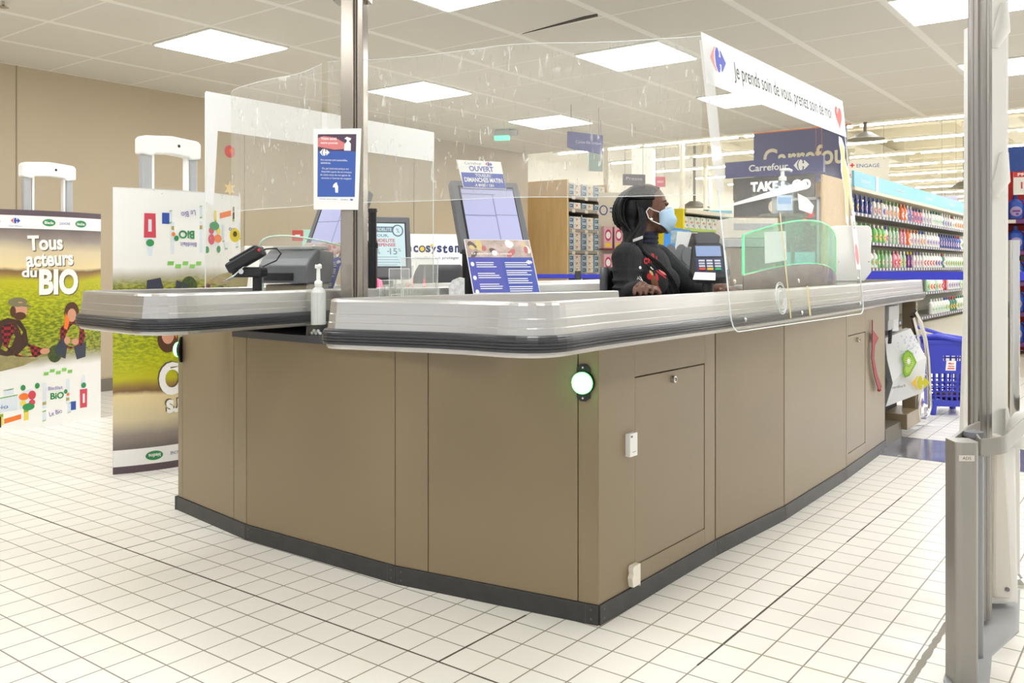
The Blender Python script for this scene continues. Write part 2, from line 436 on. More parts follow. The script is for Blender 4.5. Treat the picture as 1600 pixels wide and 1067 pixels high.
# ================================================================== THE CHECKOUT COUNTER
OUTL = [(-3.298, 2.077), (-2.735, 2.0), (-1.973, 2.007), (-1.295, 2.113), (-1.285, 2.87), (-1.25, 3.44), (-1.256, 4.25), (-1.287, 5.08)]
ctr = thing('checkout_counter', 'taupe double checkout counter with black kick plate and silver bumper rails', 'checkout counter', (-2.3, 2.2, 0))


def panel(a, b, z0, z1, hole=None, name='side_panel'):
    a = Vector(a); b = Vector(b); d = b-a; ln = d.length; yaw = math.degrees(math.atan2(d.y, d.x))
    m = MB(Fm((a.x, a.y, 0), yaw)); g = .0014
    if hole:
        y0, y1, h0, h1 = hole; s0 = (y0-a.y)/(b.y-a.y)*ln; s1 = (y1-a.y)/(b.y-a.y)*ln
        m.box(g, s0, 0, .018, z0, z1); m.box(s1, ln-g, 0, .018, z0, z1); m.box(s0, s1, 0, .018, z0, h0); m.box(s0, s1, 0, .018, h1, z1)
        o = m.build(name, taupe, ctr, bevel=.0008, seg=1)
        m = MB(Fm((a.x, a.y, 0), yaw)); m.box(s0+.0025, s1-.0025, .0015, .016, h0+.0025, h1-.004); dr = m.build('access_door', taupe, ctr, bevel=.001, seg=1)
        sc = (s0+s1)/2
        m = MB(Fm((a.x, a.y, 0), yaw)); m.cyl((sc, .003, h1-.03), (sc, -.012, h1-.03), .0125, .011, 18); m.cyl((sc, -.012, h1-.03), (sc, -.014, h1-.03), .007, .006, 12)
        m.box(sc-.0012, sc+.0012, -.0155, -.013, h1-.035, h1-.025, 1)
        lk = m.build('lock', [chrome, black], dr, label='round chrome lock')
        return o
    m.box(g, ln-g, 0, .018, z0, z1)
    return m.build(name, taupe, ctr, bevel=.0012, seg=1)


Z0, ZR, ZM = .056, .80, .742
panel((-3.298, 2.077), (-3.257, 2.071), Z0, ZR); panel((-3.257, 2.071), (-2.83, 2.013), Z0, ZR)
panel((-2.83, 2.013), (-2.735, 2.0), Z0, ZM); panel((-2.735, 2.0), (-1.982, 2.007), Z0, ZM)
panel((-1.982, 2.007), (-1.857, 2.025), Z0, ZM); panel((-1.857, 2.025), (-1.357, 2.103), Z0, ZR); panel((-1.357, 2.103), (-1.295, 2.113), Z0, ZR)
panel((-1.295, 2.113), (-1.285, 2.865), Z0, ZR, (2.315, 2.784, .112, .674))
panel((-1.285, 2.87), (-1.25, 3.437), Z0, ZR); panel((-1.25, 3.44), (-1.256, 4.275), Z0, ZR)
panel((-1.257, 4.279), (-1.287, 5.08), Z0, ZR, (4.309, 4.643, .112, .674))
# carcass behind the panels, coloured dark to paint the shade in the seams
mb = MB()
mb.prism([(-3.28, 2.10), (-2.735, 2.022), (-2.735, 5.06), (-3.28, 5.06)], .02, ZR)
mb.prism([(-1.70, 2.07), (-1.31, 2.13), (-1.302, 2.87), (-1.27, 3.44), (-1.275, 4.25), (-1.306, 5.07), (-1.70, 5.07)], .02, ZR)
mb.prism([(-2.735, 2.022), (-1.975, 2.028), (-1.70, 2.07), (-1.70, 2.3), (-2.735, 2.3)], .02, ZM)
mb.build('carcass', mat('carcass_dark', (60, 54, 46), .7), ctr)
mb = MB()
mb.prism([(-3.3, 5.062), (-2.735, 5.062), (-2.735, 5.08), (-3.3, 5.08)], .056, ZR); mb.prism([(-3.30, 2.1), (-3.282, 2.1), (-3.282, 5.08), (-3.30, 5.08)], .056, ZR)
mb.prism([(-1.7, 5.072), (-1.29, 5.072), (-1.29, 5.085), (-1.7, 5.085)], .0, ZR)
mb.build('end_panel', taupe, ctr)
# kick plate, one length per facet, with corner screws
for i in range(7):
    a, b = Vector(OUTL[i]), Vector(OUTL[i+1]); d = b-a; ln = d.length; yaw = math.degrees(math.atan2(d.y, d.x))
    if i in (4,): pass
    m = MB(Fm((a.x, a.y, 0), yaw)); m.box(.0 if i else -.004, ln, -.006, .012, 0, .0555)
    kp = m.build('kick_plate', kick, ctr, bevel=.001, seg=1)
    m = MB(Fm((a.x, a.y, 0), yaw))
    for sx in ((.02, ln-.02) if i not in (0,) else (ln-.02,)):
        for z in (.016, .042): m.cyl((sx, -.006, z), (sx, -.0075, z), .0035, .003, 10)
        m.box(sx-.018, sx-.0172, -.0064, -.005, 0, .055)
    m.build('screws', mat('screw_steel', (110, 106, 100), .35, .8), kp)
mb = MB(); mb.box(-3.31, -3.297, 2.07, 5.08, 0, .0555); mb.build('kick_plate', kick, ctr)
# dark worktop between the two lanes
slabm = mat('worktop_graphite', (66, 68, 74), .28, 0, .5)
mb = MB(); mb.prism([(-2.79, 1.975), (-2.2, 1.955), (-1.66, 1.965), (-1.62, 2.05), (-1.62, 2.42), (-1.75, 2.82), (-2.42, 2.82), (-2.42, 2.42), (-2.80, 2.42), (-2.80, 2.0)], .744, .768)
mb.build('worktop', slabm, ctr, bevel=.004)
# lanes: bumper rail swept round three sides of each lane
PROF = [(.0, .800), (.010, .8005), (.014, .806), (.014, .8125), (.011, .850), (.010, .864), (.0085, .866), (.0075, .885), (.006, .887), (.0035, .915), (.001, .9205), (-.004, .9225), (-.028, .9225), (-.031, .920), (-.034, .895), (-.036, .86), (-.036, .80)]
BAND = [(.010, .811), (.022, .812), (.0235, .815), (.0235, .819), (.0222, .820), (.0245, .821), (.0250, .826), (.0237, .827), (.0252, .828), (.0252, .833), (.0238, .834), (.0248, .835), (.0240, .841), (.0222, .842), (.021, .846), (.018, .849), (.010, .850)]
L1 = arc_path([(-1.27, 5.85), (-1.235, 4.9), (-1.165, 3.9), (-1.13, 2.9), (-1.122, 1.80), (-1.10, 1.555), (-1.32, 1.552), (-1.684, 1.456), (-1.684, 1.62), (-1.61, 2.05), (-1.50, 2.53)],
              [0, .3, .3, .3, .1, .26, .12, .055, .05, .1, 0], 8)
L2 = arc_path([(-2.40, 5.85), (-2.40, 3.0), (-2.385, 2.0), (-2.34, 1.40), (-2.62, 1.425), (-2.905, 1.455), (-2.905, 1.7), (-2.905, 5.85)], [0, .1, .1, .16, .1, .10, .05, 0], 8)
for path in (L1, L2):
    m = MB(); m.sweep(path, PROF, m=0); lr = m.build('bumper_rail', alu, ctr)
    m = MB(); m.sweep(path, BAND, m=0); m.build('bumper_strip', rubber, lr, label='ribbed black rubber bumper strip')
deck = mat('lane_deck_grey', (196, 196, 194), .35, .3)
mb = MB(); mb.prism([(-1.18, 1.63), (-1.34, 1.59), (-1.60, 1.52), (-1.60, 1.65), (-1.56, 2.05), (-1.60, 2.6), (-1.68, 5.8), (-1.32, 5.8), (-1.28, 4.9), (-1.21, 3.9), (-1.17, 2.9), (-1.165, 1.8)], .802, .865)
mb.build('lane_deck', deck, ctr)
mb = MB(); mb.prism([(-2.43, 1.50), (-2.84, 1.51), (-2.865, 5.8), (-2.44, 5.8), (-2.43, 2.)], .802, .865); mb.build('lane_deck', deck, ctr)
belt_m = mat('conveyor_black', (40, 40, 42), .5)
for x0, x1 in ((-1.60, -1.30), (-2.83, -2.5)):
    m = MB(); m.box(x0, x1, 4.3, 5.75, .865, .874); m.build('conveyor_belt', belt_m, ctr, bevel=.003)
# side rail by the cashier and steel sill on the far lanes
for q, (x0, x1, y0, y1, z1) in enumerate(((-1.70, -1.66, 4.0, 5.82, .915), (-1.74, -1.60, 2.60, 4.0, .868))):
    m = MB(); m.box(x0, x1, y0, y1, .80, z1); m.build('lane_sill', alu, ctr, bevel=.006)

# ---------------- small things fixed on the front of the counter
gl = mat('green_lamp_glow', (90, 255, 140), .3, emit=((80, 255, 95), 7.))


def green_lamp(o, yaw, lab):
    t = thing('signal_lamp', lab, 'lamp', o, 'round green signal lamps')
    m = MB(Fm(o, yaw)); m.cyl((0, 0, 0), (0, -.010, 0), .034, .033, 28)
    for z in (.042, -.042): m.cyl((0, 0, z), (0, -.006, z), .010, .009, 14)
    m.plate([(-.02, -.042), (-.008, -.052), (.008, -.052), (.02, -.042), (.02, .042), (.008, .052), (-.008, .052), (-.02, .042)], -.005, 0)
    m.build('lamp_base', black, t)
    m = MB(Fm(o, yaw)); m.lathe([(.0305, 0), (.0305, .012), (.027, .021), (.018, .027), (.006, .029)], n=28)
    m.v = []; m.f = []; m.m = []; m.sm = []
    pr = [(.0305, .008), (.0305, .016), (.027, .023), (.018, .029), (.006, .031)]
    n = 28; vs = [(r*math.cos(2*PI*i/n), -z, r*math.sin(2*PI*i/n)) for r, z in pr for i in range(n)]
    fs = [(j*n+i, j*n+(i+1) % n, (j+1)*n+(i+1) % n, (j+1)*n+i) for j in range(4) for i in range(n)]+[tuple(range(4*n, 5*n))]
    m.add(vs, fs, 0, True); m.build('lamp_lens', gl, t)
    m = MB(Fm(o, yaw))
    for z in (.043, -.043): m.cyl((0, -.006, z), (0, -.0085, z), .004, .003, 10)
    m.build('screws', chrome, t)


green_lamp((-1.338, 2.1045, .675), 8.9, 'round glowing green signal lamp at the near corner under the front bumper')
green_lamp(tuple(P(284, 546, 3.61)), -53, 'round glowing green signal lamp on the far left end of the counter')
cb = mat('sensor_white', (240, 239, 235), .35)
mb = MB(Fm((-1.2925, 2.281, 0), 89.2)); mb.box(-.022, .020, -.016, 0, .446, .513, 0); mb.box(-.018, -.008, -.0168, -.016, .502, .508, 1); mb.box(-.01, .012, -.0165, -.016, .458, .4595, 1)
o = mb.build('door_sensor', [cb, mgrey], bevel=.003); tag(o, 'small white box halfway up the left edge of the near access door', 'sensor')
mb = MB(Fm((-1.2922, 2.295, 0), 89.2)); mb.plate([(-.020, .062), (.018, .062), (.022, .055), (.022, 0.062), (.022, .124), (-.016, .124), (-.022, .118), (-.019, .1), (-.026, .09)], -.018, 0)
o = mb.build('cable_cover', mat('cover_ivory', (236, 230, 214), .45), bevel=.002); tag(o, 'small ivory plastic cover just above the kick plate near the corner', 'cover')

# ================================================================== POLE, SCREENS, NOTICES
pt = thing('steel_pole', 'tall polished steel pole with dark slot rising between the two checkout lanes', 'pole', (-2.315, 2.145, .768))
steelp = mat('pole_steel', (160, 152, 142), .25, .9)
M0 = Fm((-2.315, 2.145, 0), 30)
mb = MB(M0); mb.prism([(-.042, -.030), (.006, -.042), (.010, -.030), (.018, -.030), (.022, -.042), (.040, -.032), (.042, .02), (.02, .042), (-.03, .04), (-.042, .02)], .768, 2.10); mb.build('post', steelp, pt, bevel=.003)
mb = MB(M0); mb.box(.008, .020, -.0302, -.026, .78, 2.095); mb.build('slot', black, pt)
mb = MB(M0); mb.box(-.07, -.035, -.03, .03, 1.93, 1.945); mb.box(.03, .055, -.03, .03, 1.93, 1.945); mb.cyl((.045, -.034, 1.937), (.045, -.03, 1.937), .006, n=10); mb.build('bracket', steelp, pt)
mb = MB(M0); mb.prism([(-.055, -.055), (.055, -.055), (.055, .055), (-.055, .055)], .768, .776); mb.build('base_plate', steelp, pt, bevel=.002)
# the front film of each lane and the rigid side sheets
TOPZ, BOTZ = 1.72, 1.225


def film_sheet(pts, name, lab, z0, z1):
    path = arc_path(pts, [.3]*len(pts), 8); n = len(path); m = MB()
    prof = [(-.0006, z0), (.0006, z0), (.0006, z1), (-.0006, z1)]
    m.sweep(path, prof)
    t = thing(name, lab, 'screen', (pts[0][0], pts[0][1], z0), 'clear screens around the cashiers'); m.build('sheet', film, t)
    for z in (z0, z1): m = MB(); m.tube([(p[0], p[1], z) for p in path], .0011, 5); m.build('sheet_edge', edge, t)


film_sheet([(-2.385, 2.082), (-2.15, 2.20), (-1.93, 2.245), (-1.70, 2.275), (-1.48, 2.44), (-1.19, 2.555)], 'front_screen', 'clear scratched plastic film curving in front of the right lane, steel pole to banner', BOTZ, TOPZ)
film_sheet([(-2.425, 2.09), (-2.60, 2.15), (-2.85, 2.14), (-3.08, 2.18), (-3.195, 2.26)], 'front_screen', 'clear plastic film curving across the far left lane, left of the steel pole', BOTZ, TOPZ)


def side_screen(xb, xt, y0, y1, sgn, lab):
    t = thing('side_screen', lab, 'screen', (xb, (y0+y1)/2, .8), 'clear screens around the cashiers')
    def fn(p):                                      # local x along the sheet 0..L, z height, y off the surface
        k = (p.z-.8)/.92; return (xb+(xt-xb)*k - p.y*sgn, y0+p.x, p.z)
    L_ = y1-y0
    r = .05; pts = [(r*(1-math.cos(a)), .8+r*(1-math.sin(a))) for a in [PI/2*k/5 for k in range(6)]]
    pts += [(L_-p[0], p[1]) for p in pts[::-1]]
    # outline with one round cut-out
    n = 26; cx, cz, R_ = .42, .875, .055
    out = [(0, 1.72)]+pts[:]+[(L_, 1.72)]
    m = MB(fn=fn)
    m.plate(out, 0, .0035, 0)
    m.build('sheet', acry, t)
    e = MB(fn=fn)
    for i in range(len(out)-1):
        a, b = out[i], out[i+1]; e.tube([(a[0], .0018, a[1]), (b[0], .0018, b[1])], .0022, 6)
    e.build('sheet_edge', edge, t)
    return t, fn


sd, SF = side_screen(-1.088, -1.185, 2.555, 3.965, 1, 'clear rigid side sheet with slogan banner, overlapping the right bumper rail')
inkb = mat('banner_ink', (70, 72, 80), .6)
mb = MB(fn=SF); mb.rect(-.02, 1.415, 1.568, 1.728, 0, -.003, 6); mb.rect(-.02, 1.415, 1.568, 1.728, 0, -.0015, 1)
logo(mb, .09, 1.660, .082, cred and 2, 3, -.0036)
mb.text('Je prends soin de vous, prenez soin de moi', .72, 1.642, 1.02, .072, 1, -.0036)
hp = [(1.33+.046*(16*math.sin(a)**3)/16, 1.648+.046*(13*math.cos(a)-5*math.cos(2*a)-2*math.cos(3*a)-math.cos(4*a))/13) for a in [2*PI*k/30 for k in range(30)]]
mb.poly(hp, 4, -.0036); mb.oval(1.312, 1.668, .008, .010, 5, -.0042)
mb.build('slogan_banner', [paper, inkb, mat('logo_pale_red', (238, 150, 150), .5), mat('logo_blue_pale', (84, 96, 200), .5), mat('heart_red', (222, 66, 66), .4), mat('heart_light', (250, 190, 190), .4)], sd, label='white slogan banner with logo and red heart')
mb = MB(fn=SF); mb.poly([(-.03, 1.25), (.0, 1.22), (.035, 1.24), (.04, 1.30), (.05, 1.70), (-.04, 1.70)], 0, -.003)
mb.build('tape_strip', film_mat('white_tape', (252, 252, 252), haze=.72, scratch=.25), sd, label='cloudy white tape down the corner')
mb = MB(fn=SF)
for x, z in ((.045, .955), (.10, .835), (.62, .95), (.62, .835), (1.36, .95), (1.35, .845)): mb.ell((x, -.003, z), (.008, .004, .008), 0, 10, 6)
mb.build('screws', chrome, sd)
mb = MB(fn=SF)
for r_ in (.052, .046, .034, .024):
    n = 26; mb.tube([(.43+r_*math.cos(2*PI*k/n), -.002, .893+r_*1.05*math.sin(2*PI*k/n)) for k in range(n+1)], .0012, 5)
mb.build('round_boss', edge, sd)
# bracket beam strip and the yellow tape seen low on the sheet
for r4 in ((.50, .512, .82, 1.19), (.70, .72, .82, .93)): mb = MB(fn=SF); mb.rect(*r4, 0, -.0015); mb.build('tape_strip', mat('yellow_tape', (200, 186, 128), .5), sd, label='yellowed tape strip')
mb = MB(fn=SF); mb.poly([(.02, 1.183), (.02, 1.188), (.82, 1.335), (.83, 1.30)], 0, -.003); mb.build('tape_strip', paper, sd, label='long slanting white tape')
# ornaments and cut-out on the far end of the sheet
mb = MB(fn=SF)
fig = [(1.30, 1.56), (1.34, 1.555), (1.37, 1.52), (1.355, 1.47), (1.385, 1.42), (1.39, 1.35), (1.41, 1.22), (1.375, 1.21), (1.345, 1.31), (1.30, 1.17), (1.27, 1.19), (1.295, 1.32), (1.275, 1.41), (1.30, 1.48), (1.29, 1.53)]
mb.poly(fig, 0, -.004); mb.poly([(1.33+(x-1.33)*.72, 1.38+(z-1.38)*.82) for x, z in fig], 1, -.0046)
mb.build('paper_figure', [paper, mat('figure_tan', (240, 214, 150), .6)], sd, label='pale yellow paper cut-out')
mb = MB(fn=SF); mb.rect(1.335, 1.405, .99, 1.22, 0, -.005); mb.rect(1.335, 1.339, .99, 1.22, 1, -.0055); mb.text('15', 1.37, 1.18, .03, .03, 2, -.0055)
mb.build('paper_notice', [paper, red, ink], sd, label='narrow paper notice')
mb = MB(fn=SF); mb.oval(1.372, 1.055, .022, .046, 0, -.006, 20); mb.oval(1.366, 1.07, .006, .012, 1, -.0065); mb.build('paper_bauble', [mat('bauble_red', (206, 84, 80), .4), pink], sd, label='red paper bauble')

sd2, SF2 = side_screen(-3.21, -3.21, 2.145, 3.54, -1, 'clear rigid side sheet with blank white banner beyond the far lane')
mb = MB(fn=lambda p: (-3.203-p.y, 2.145+p.x, p.z))
mb.plate([(0, 1.568), (1.395, 1.568), (1.395, 1.725), (0, 1.725)], -.001, .001); mb.build('banner_back', paper, sd2, label='blank white back of a banner')
mb = MB(fn=lambda p: (-3.203-p.y, 2.145+p.x, p.z)); mb.plate([(0, 1.27), (.035, 1.25), (.055, 1.568), (0, 1.568)], -.001, .001); mb.build('tape_strip', paper, sd2)
SK = [mat('sticker_red', (205, 92, 92), .5), orange, mat('star_gold', (236, 212, 158), .5), mat('sticker_yellow', (238, 214, 60), .5), mat('sticker_dark', (90, 80, 30), .5)]
SN = lambda p: (-3.2+p.y, 2.145+p.x, p.z)
mb = MB(fn=SN); mb.oval(.11, 1.487, .026, .026, 0, .003); mb.oval(.115, 1.49, .009, .009, 1, .004); mb.build('window_sticker', SK, sd2, label='round red sticker')
st = [(.11+(.03 if k % 2 == 0 else .014)*math.sin(PI*k/6), 1.33+(.034 if k % 2 == 0 else .016)*math.cos(PI*k/6)) for k in range(12)]
mb = MB(fn=SN); mb.poly(st, 2, .003); mb.build('window_sticker', SK, sd2, label='pale gold star sticker')
mb = MB(fn=SN); mb.oval(.135, 1.135, .026, .030, 3, .003); mb.oval(.135, 1.14, .010, .012, 4, .004); mb.build('window_sticker', SK, sd2, label='round yellow sticker')

# health notice taped to the film by the pole
MF = Fm(P(527, 264, 3.052), 37, 0, 1.5)
mb = MB(MF); mb.plate([(-.078, -.142), (.076, -.139), (.080, .142), (-.086, .136)], -.0006, .0006, 0)
mb.poly([(-.066, -.098), (.063, -.095), (.063, .062), (-.069, .062)], 1, -.001)
mb.poly([(-.069, .062), (.063, .062), (.063, .122), (-.070, .118)], 2, -.001)
mb.poly([(-.069, .075), (-.01, .066), (.03, .07), (.024, .09), (-.01, .108), (-.05, .112), (-.069, .105)], 3, -.0013)
mb.plate([(.022, .064), (.045, .064), (.045, .088), (.037, .098), (.043, .100), (.046, .107), (.030, .112), (.022, .105), (.030, .102), (.031, .096), (.023, .086)], -.0016, -.0014, 0)
logo(mb, -.045, .056, .024, 0, 0, -.0016)
mb.text('Votre sant\u00e9', -.032, .104, .055, .010, 0, -.0016, .02); mb.text('notre priorit\u00e9', -.030, .088, .058, .010, 0, -.0016, .02)
mb.text('Vos courses sont essentielles,', -.012, .030, .094, .008, 0, -.0016); mb.text('sanitaires.', -.040, .020, .034, .007, 0, -.0016)
for k, s in enumerate(('Du gel hydroalcoolique est', 'disponible aupres de nos hotesses', 'de caisse et/ou de nos agents de', 'securite a l\'entree du magasin')):
    mb.text(s, -.006+(k % 2)*.004, 0.000-k*.011, .104-(k == 0)*.012, .0082, 0, -.0016)
mb.plate([(-.004, -.082), (.005, -.082), (.005, -.06), (.001, -.052), (.001, -.047), (-.004, -.047), (-.012, -.055), (-.014, -.064), (-.006, -.064)], -.0016, -.0014, 0)
mb.text('Ensemble, restons prudents', -.028, -.105, .06, .0045, 1, -.0012); mb.text('Carrefour', .028, -.105, .026, .005, 1, -.0012); logo(mb, .052, -.105, .008, 1, 1, -.0012)
tag(mb.build('health_notice', [paper, mat('notice_blue', (62, 96, 178), .5), mat('notice_plum', (82, 62, 84), .5), mat('notice_skin', (222, 130, 130), .5)]), 'blue and white health notice taped to the steel pole', 'notice')

# gel dispenser on the worktop
g = (-2.332, 1.995, .7685)
t = thing('gel_dispenser', 'clear holder with white pump gel bottle on the dark worktop between lanes', 'gel dispenser', g)
mb = MB(Matrix.Translation(g)); mb.box(-.028, .028, -.028, .028, .035, .037); 
for sx in (-1, 1): mb.box(sx*.028-.001, sx*.028+.001, -.028, .028, 0, .175)
mb.box(-.028, .028, -.029, -.027, 0, .175); mb.build('holder', acry, t)
mb = MB(Matrix.Translation(g)); mb.lathe([(.024, .037), (.025, .04), (.025, .145), (.018, .158), (.010, .165), (.010, .172)]); mb.build('bottle', mat('gel_white', (240, 243, 246), .3, alpha=.85), t)
mb = MB(Matrix.Translation(g)); mb.lathe([(.013, .166), (.013, .182), (.007, .186), (.006, .225), (.012, .228), (.011, .24)]); mb.tube([(0, 0, .236), (.018, -.01, .238), (.026, -.015, .231)], .005, 8); mb.build('pump', white, t)
mb = MB(Matrix.Translation(g))
for k in range(5): mb.ell((-.02+k*.010, -.01, .008+(k % 2)*.008), .006, 0, 8, 6)
mb.build('mounting_putty', edge, t)

# ================================================================== ON THE COUNTER
glass = mat('dark_glass', (30, 32, 40), .08)
scr_a = mat('screen_lavender', (170, 172, 208), .25, emit=((176, 180, 216), .2))
scr_line = mat('screen_lines', (120, 122, 160), .4, emit=((120, 122, 160), .2))
scr_b = mat('screen_mint', (176, 200, 204), .25, emit=((186, 208, 210), .35))
bezel = mat('bezel_grey', (108, 109, 114), .45)
ledm = mat('red_lamp_glow', (255, 40, 60), .4, emit=((255, 40, 70), 5))


def leaflet(M, name_mats, w0, z0, z1, seed, x0=None, x1=None):
    random.seed(seed); m = MB(M); a = x0 if x0 is not None else -w0; b = x1 if x1 is not None else w0
    m.plate([(a, z0), (b, z0), (b, z1), (a, z1)], -.012, -.010, 0); y = -.0125
    zt = z1-(z1-z0)*.33; m.rect(a+.003, b-.003, z0+.008, zt, 1, y); m.rect(a+.003, (a+b)/2, z0+.008, zt, 2, y-.0002)
    m.rect(a+.003, b-.003, zt, z1-.002, 3, y)
    for k in range(16):
        m.oval(a+.015+random.random()*(b-a-.03), zt+.01+random.random()*(z1-zt-.025), .008+random.random()*.012, .006+random.random()*.008, 4+k % 4, y-.0004-k*.00002, 9, random.random()*3)
    m.text('Le paiement sans contact', a+(b-a)*.38, zt+.014, (b-a)*.6, .010, 0, y-.001, .02)
    for c0, c1, n in ((a+.03, (a+b)/2-.012, 3), ((a+b)/2+.012, b-.014, 4)):
        for q in range(n): lines(m, c0, c1, zt-.022-q*(zt-z0-.02)/n, 3, .0085, .0035, 0, y-.0006)
    for q in range(3): m.oval(a+.016, zt-.028-q*.055, .007, .009, 0, y-.0006, 12)
    logo(m, b-.02, zt-.02, .018, 0, 0, y-.0006)
    m.text('Carrefour', a+.04, z0+.004, .04, .004, 1, y-.0004)
    return m


LM = [paper, mat('leaflet_blue', (70, 90, 182), .35, coat=.5), mat('leaflet_violet', (86, 92, 184), .35, coat=.5), mat('leaflet_photo', (196, 176, 168), .4, noise=.3, nscale=30), mat('leaf_rose', (196, 120, 116), .5), mat('leaf_dark', (110, 96, 92), .5), paper, mat('leaf_straw', (220, 204, 140), .5)]


def customer_display(o, yaw, tilt, lab, header, flip, seed, postx, zb, scale=1.):
    t = thing('customer_display', lab, 'screen', (o[0], o[1], zb), 'customer displays')
    M = Fm(o, yaw, tilt) @ Matrix.Scale(scale, 4)
    m = MB(M); m.box(-.138, .138, 0, .038, -.165, .132); b = m.build('bezel', bezel, t, bevel=.006)
    m = MB(M); m.box(-.112, .112, -.001, .004, -.125, .108, 0); m.build('screen_rim', black, t)
    m = MB(M); m.rect(-.104, .108, -.122, .100, 0, -.0015)
    for z in (.070, -.022): m.rect(-.104, .03 if z > 0 else .02, z, z+.004, 1, -.002)
    m.rect(.022, .108, -.018, -.015, 1, -.002); m.rect(.018, .022, -.122, .074, 1, -.002); m.rect(-.104, .108, .092, .1, 1, -.002)
    m.build('screen', [scr_a, scr_line], t)
    leaflet(M, None, .13, -.352, -.128, seed).build('leaflet', LM, t, label='blue and white payment leaflet under the screen')
    if header:
        m = MB(M); m.plate([(-.092, .098), (.082, .098), (.082, .222), (-.10, .222)], -.004, -.0025, 0)
        m.rect(-.091, .081, .1, .166, 1, -.0045); m.text('Carrefour', -.035, .209, .07, .011, 3, -.0045); logo(m, .03, .208, .02, 2, 1, -.0045)
        m.text('OUVERT', -.005, .185, .10, .024, 1, -.0045, .03); m.text('TOUS LES', -.005, .155, .06, .013, 0, -.005, .02)
        m.text('DIMANCHES MATIN', -.005, .134, .155, .021, 0, -.005, .03); m.text('A 8H30 / 13H', -.005, .111, .075, .013, 0, -.005, .02)
        m.build('header_card', [paper, LM[1], cred, mgrey], t, label='white and blue opening hours card')
    m = MB(); bx, by = postx
    pb = M @ Vector((-.04 if not flip else .04, .045, -.13))
    m.cyl((bx, by, zb), (bx, by, pb.z+.03), .025, n=16); m.tube([(bx, by, pb.z+.0), tuple(pb)], .02, 10); m.build('stand', black, t)
    m = MB(); m.cyl((bx, by, zb), (bx, by, zb+.012), .06, .055, 24); m.build('foot', black, t)
    return t


q = P(732, 417, 3.40); customer_display(P(766, 330, 3.32), 60, 27, 'grey customer display with opening hours card, right of the steel pole', True, False, 3, (q.x, q.y), .768)
customer_display(P(526, 340, 3.50), 5, 25, 'grey customer display half hidden by the steel pole on its left', False, True, 5, (-2.52, 2.42), .866, .9)
# twin monitor seen right of the pole
o = P(604, 384, 3.95); M = Fm(o, 54, 12)
t = thing('till_monitor', 'grey monitor with a pale loyalty offer on screen, right of the pole', 'monitor', (-2.25, 2.95, .86))
m = MB(M); m.box(-.14, .11, 0, .05, -.145, .135); m.build('bezel', bezel, t, bevel=.006)
m = MB(M); m.box(-.118, .09, -.001, .002, -.098, .108); m.build('screen_rim', black, t)
m = MB(M); m.rect(-.112, .084, -.094, .103, 0, -.0015); y = -.002
m.rect(-.10, .045, .062, .088, 1, y); m.text('FIDELITE', -.01, .075, .07, .014, 0, y-.0005, .02); m.oval(.052, .07, .026, .028, 1, y); m.oval(.052, .07, .020, .022, 0, y-.0004); m.text('%', .052, .07, .014, .02, 1, y-.0008)
m.text('JOUR,', -.02, .045, .06, .016, 1, y, .02); m.text('FIDELITE', -.005, .024, .085, .015, 2, y, .02); m.text('DEPENSEE', -.005, .004, .09, .015, 2, y, .02)
m.text('0%', -.045, -.026, .03, .026, 1, y); m.text('15', .03, -.026, .032, .028, 1, y); m.text('%', .058, -.02, .012, .014, 1, y); m.text('-', .006, -.026, .008, .004, 1, y)
lines(m, -.1, .07, -.052, 4, .012, .0018, 1, y)
m.build('screen', [scr_b, mat('offer_slate', (110, 128, 150), .5), mat('offer_red', (206, 92, 104), .5)], t)
m = MB(M); m.text('IBM', -.085, .122, .026, .010, 0, -.001, .03); m.build('maker_mark', paper, t)
m = MB(); q = P(604, 384, 4.05); m.tube([(q.x, q.y, .866), (q.x, q.y, .99), tuple(P(604, 405, 4.0))], .03, 12); m.build('stand', dgrey, t)
m = MB(); m.box(q.x-.1, q.x+.1, q.y-.09, q.y+.09, .866, .88); m.build('foot', dgrey, t, bevel=.004)
mb = MB(); q = P(582, 400, 3.30); mb.cyl((q.x, q.y, .768), (q.x, q.y, 1.205), .0155, .0155, 16); mb.cyl((q.x, q.y, 1.07), (q.x, q.y, 1.09), .021, .021, 16); mb.cyl((q.x, q.y, 1.205), (q.x, q.y, 1.218), .019, .017, 16)
mb.cyl((q.x, q.y, .768), (q.x, q.y, .775), .04, .04, 20)
tag(mb.build('scanner_stand', black), 'slim black upright post just right of the steel pole', 'post')
mb = MB(); q = P(586, 443, 3.62); mb.ell(tuple(q), (.03, .03, .022)); tag(mb.build('scanner_lamp', ledm), 'small glowing red light behind the clear holders', 'lamp')
mb = MB(); mb.cyl((q.x, q.y, .87), (q.x, q.y, .915), .012); mb.box(q.x-.05, q.x+.05, q.y-.04, q.y+.04, .8655, .88); tag(mb.build('lamp_stand', dgrey), 'dark stand under the small red light', 'stand')

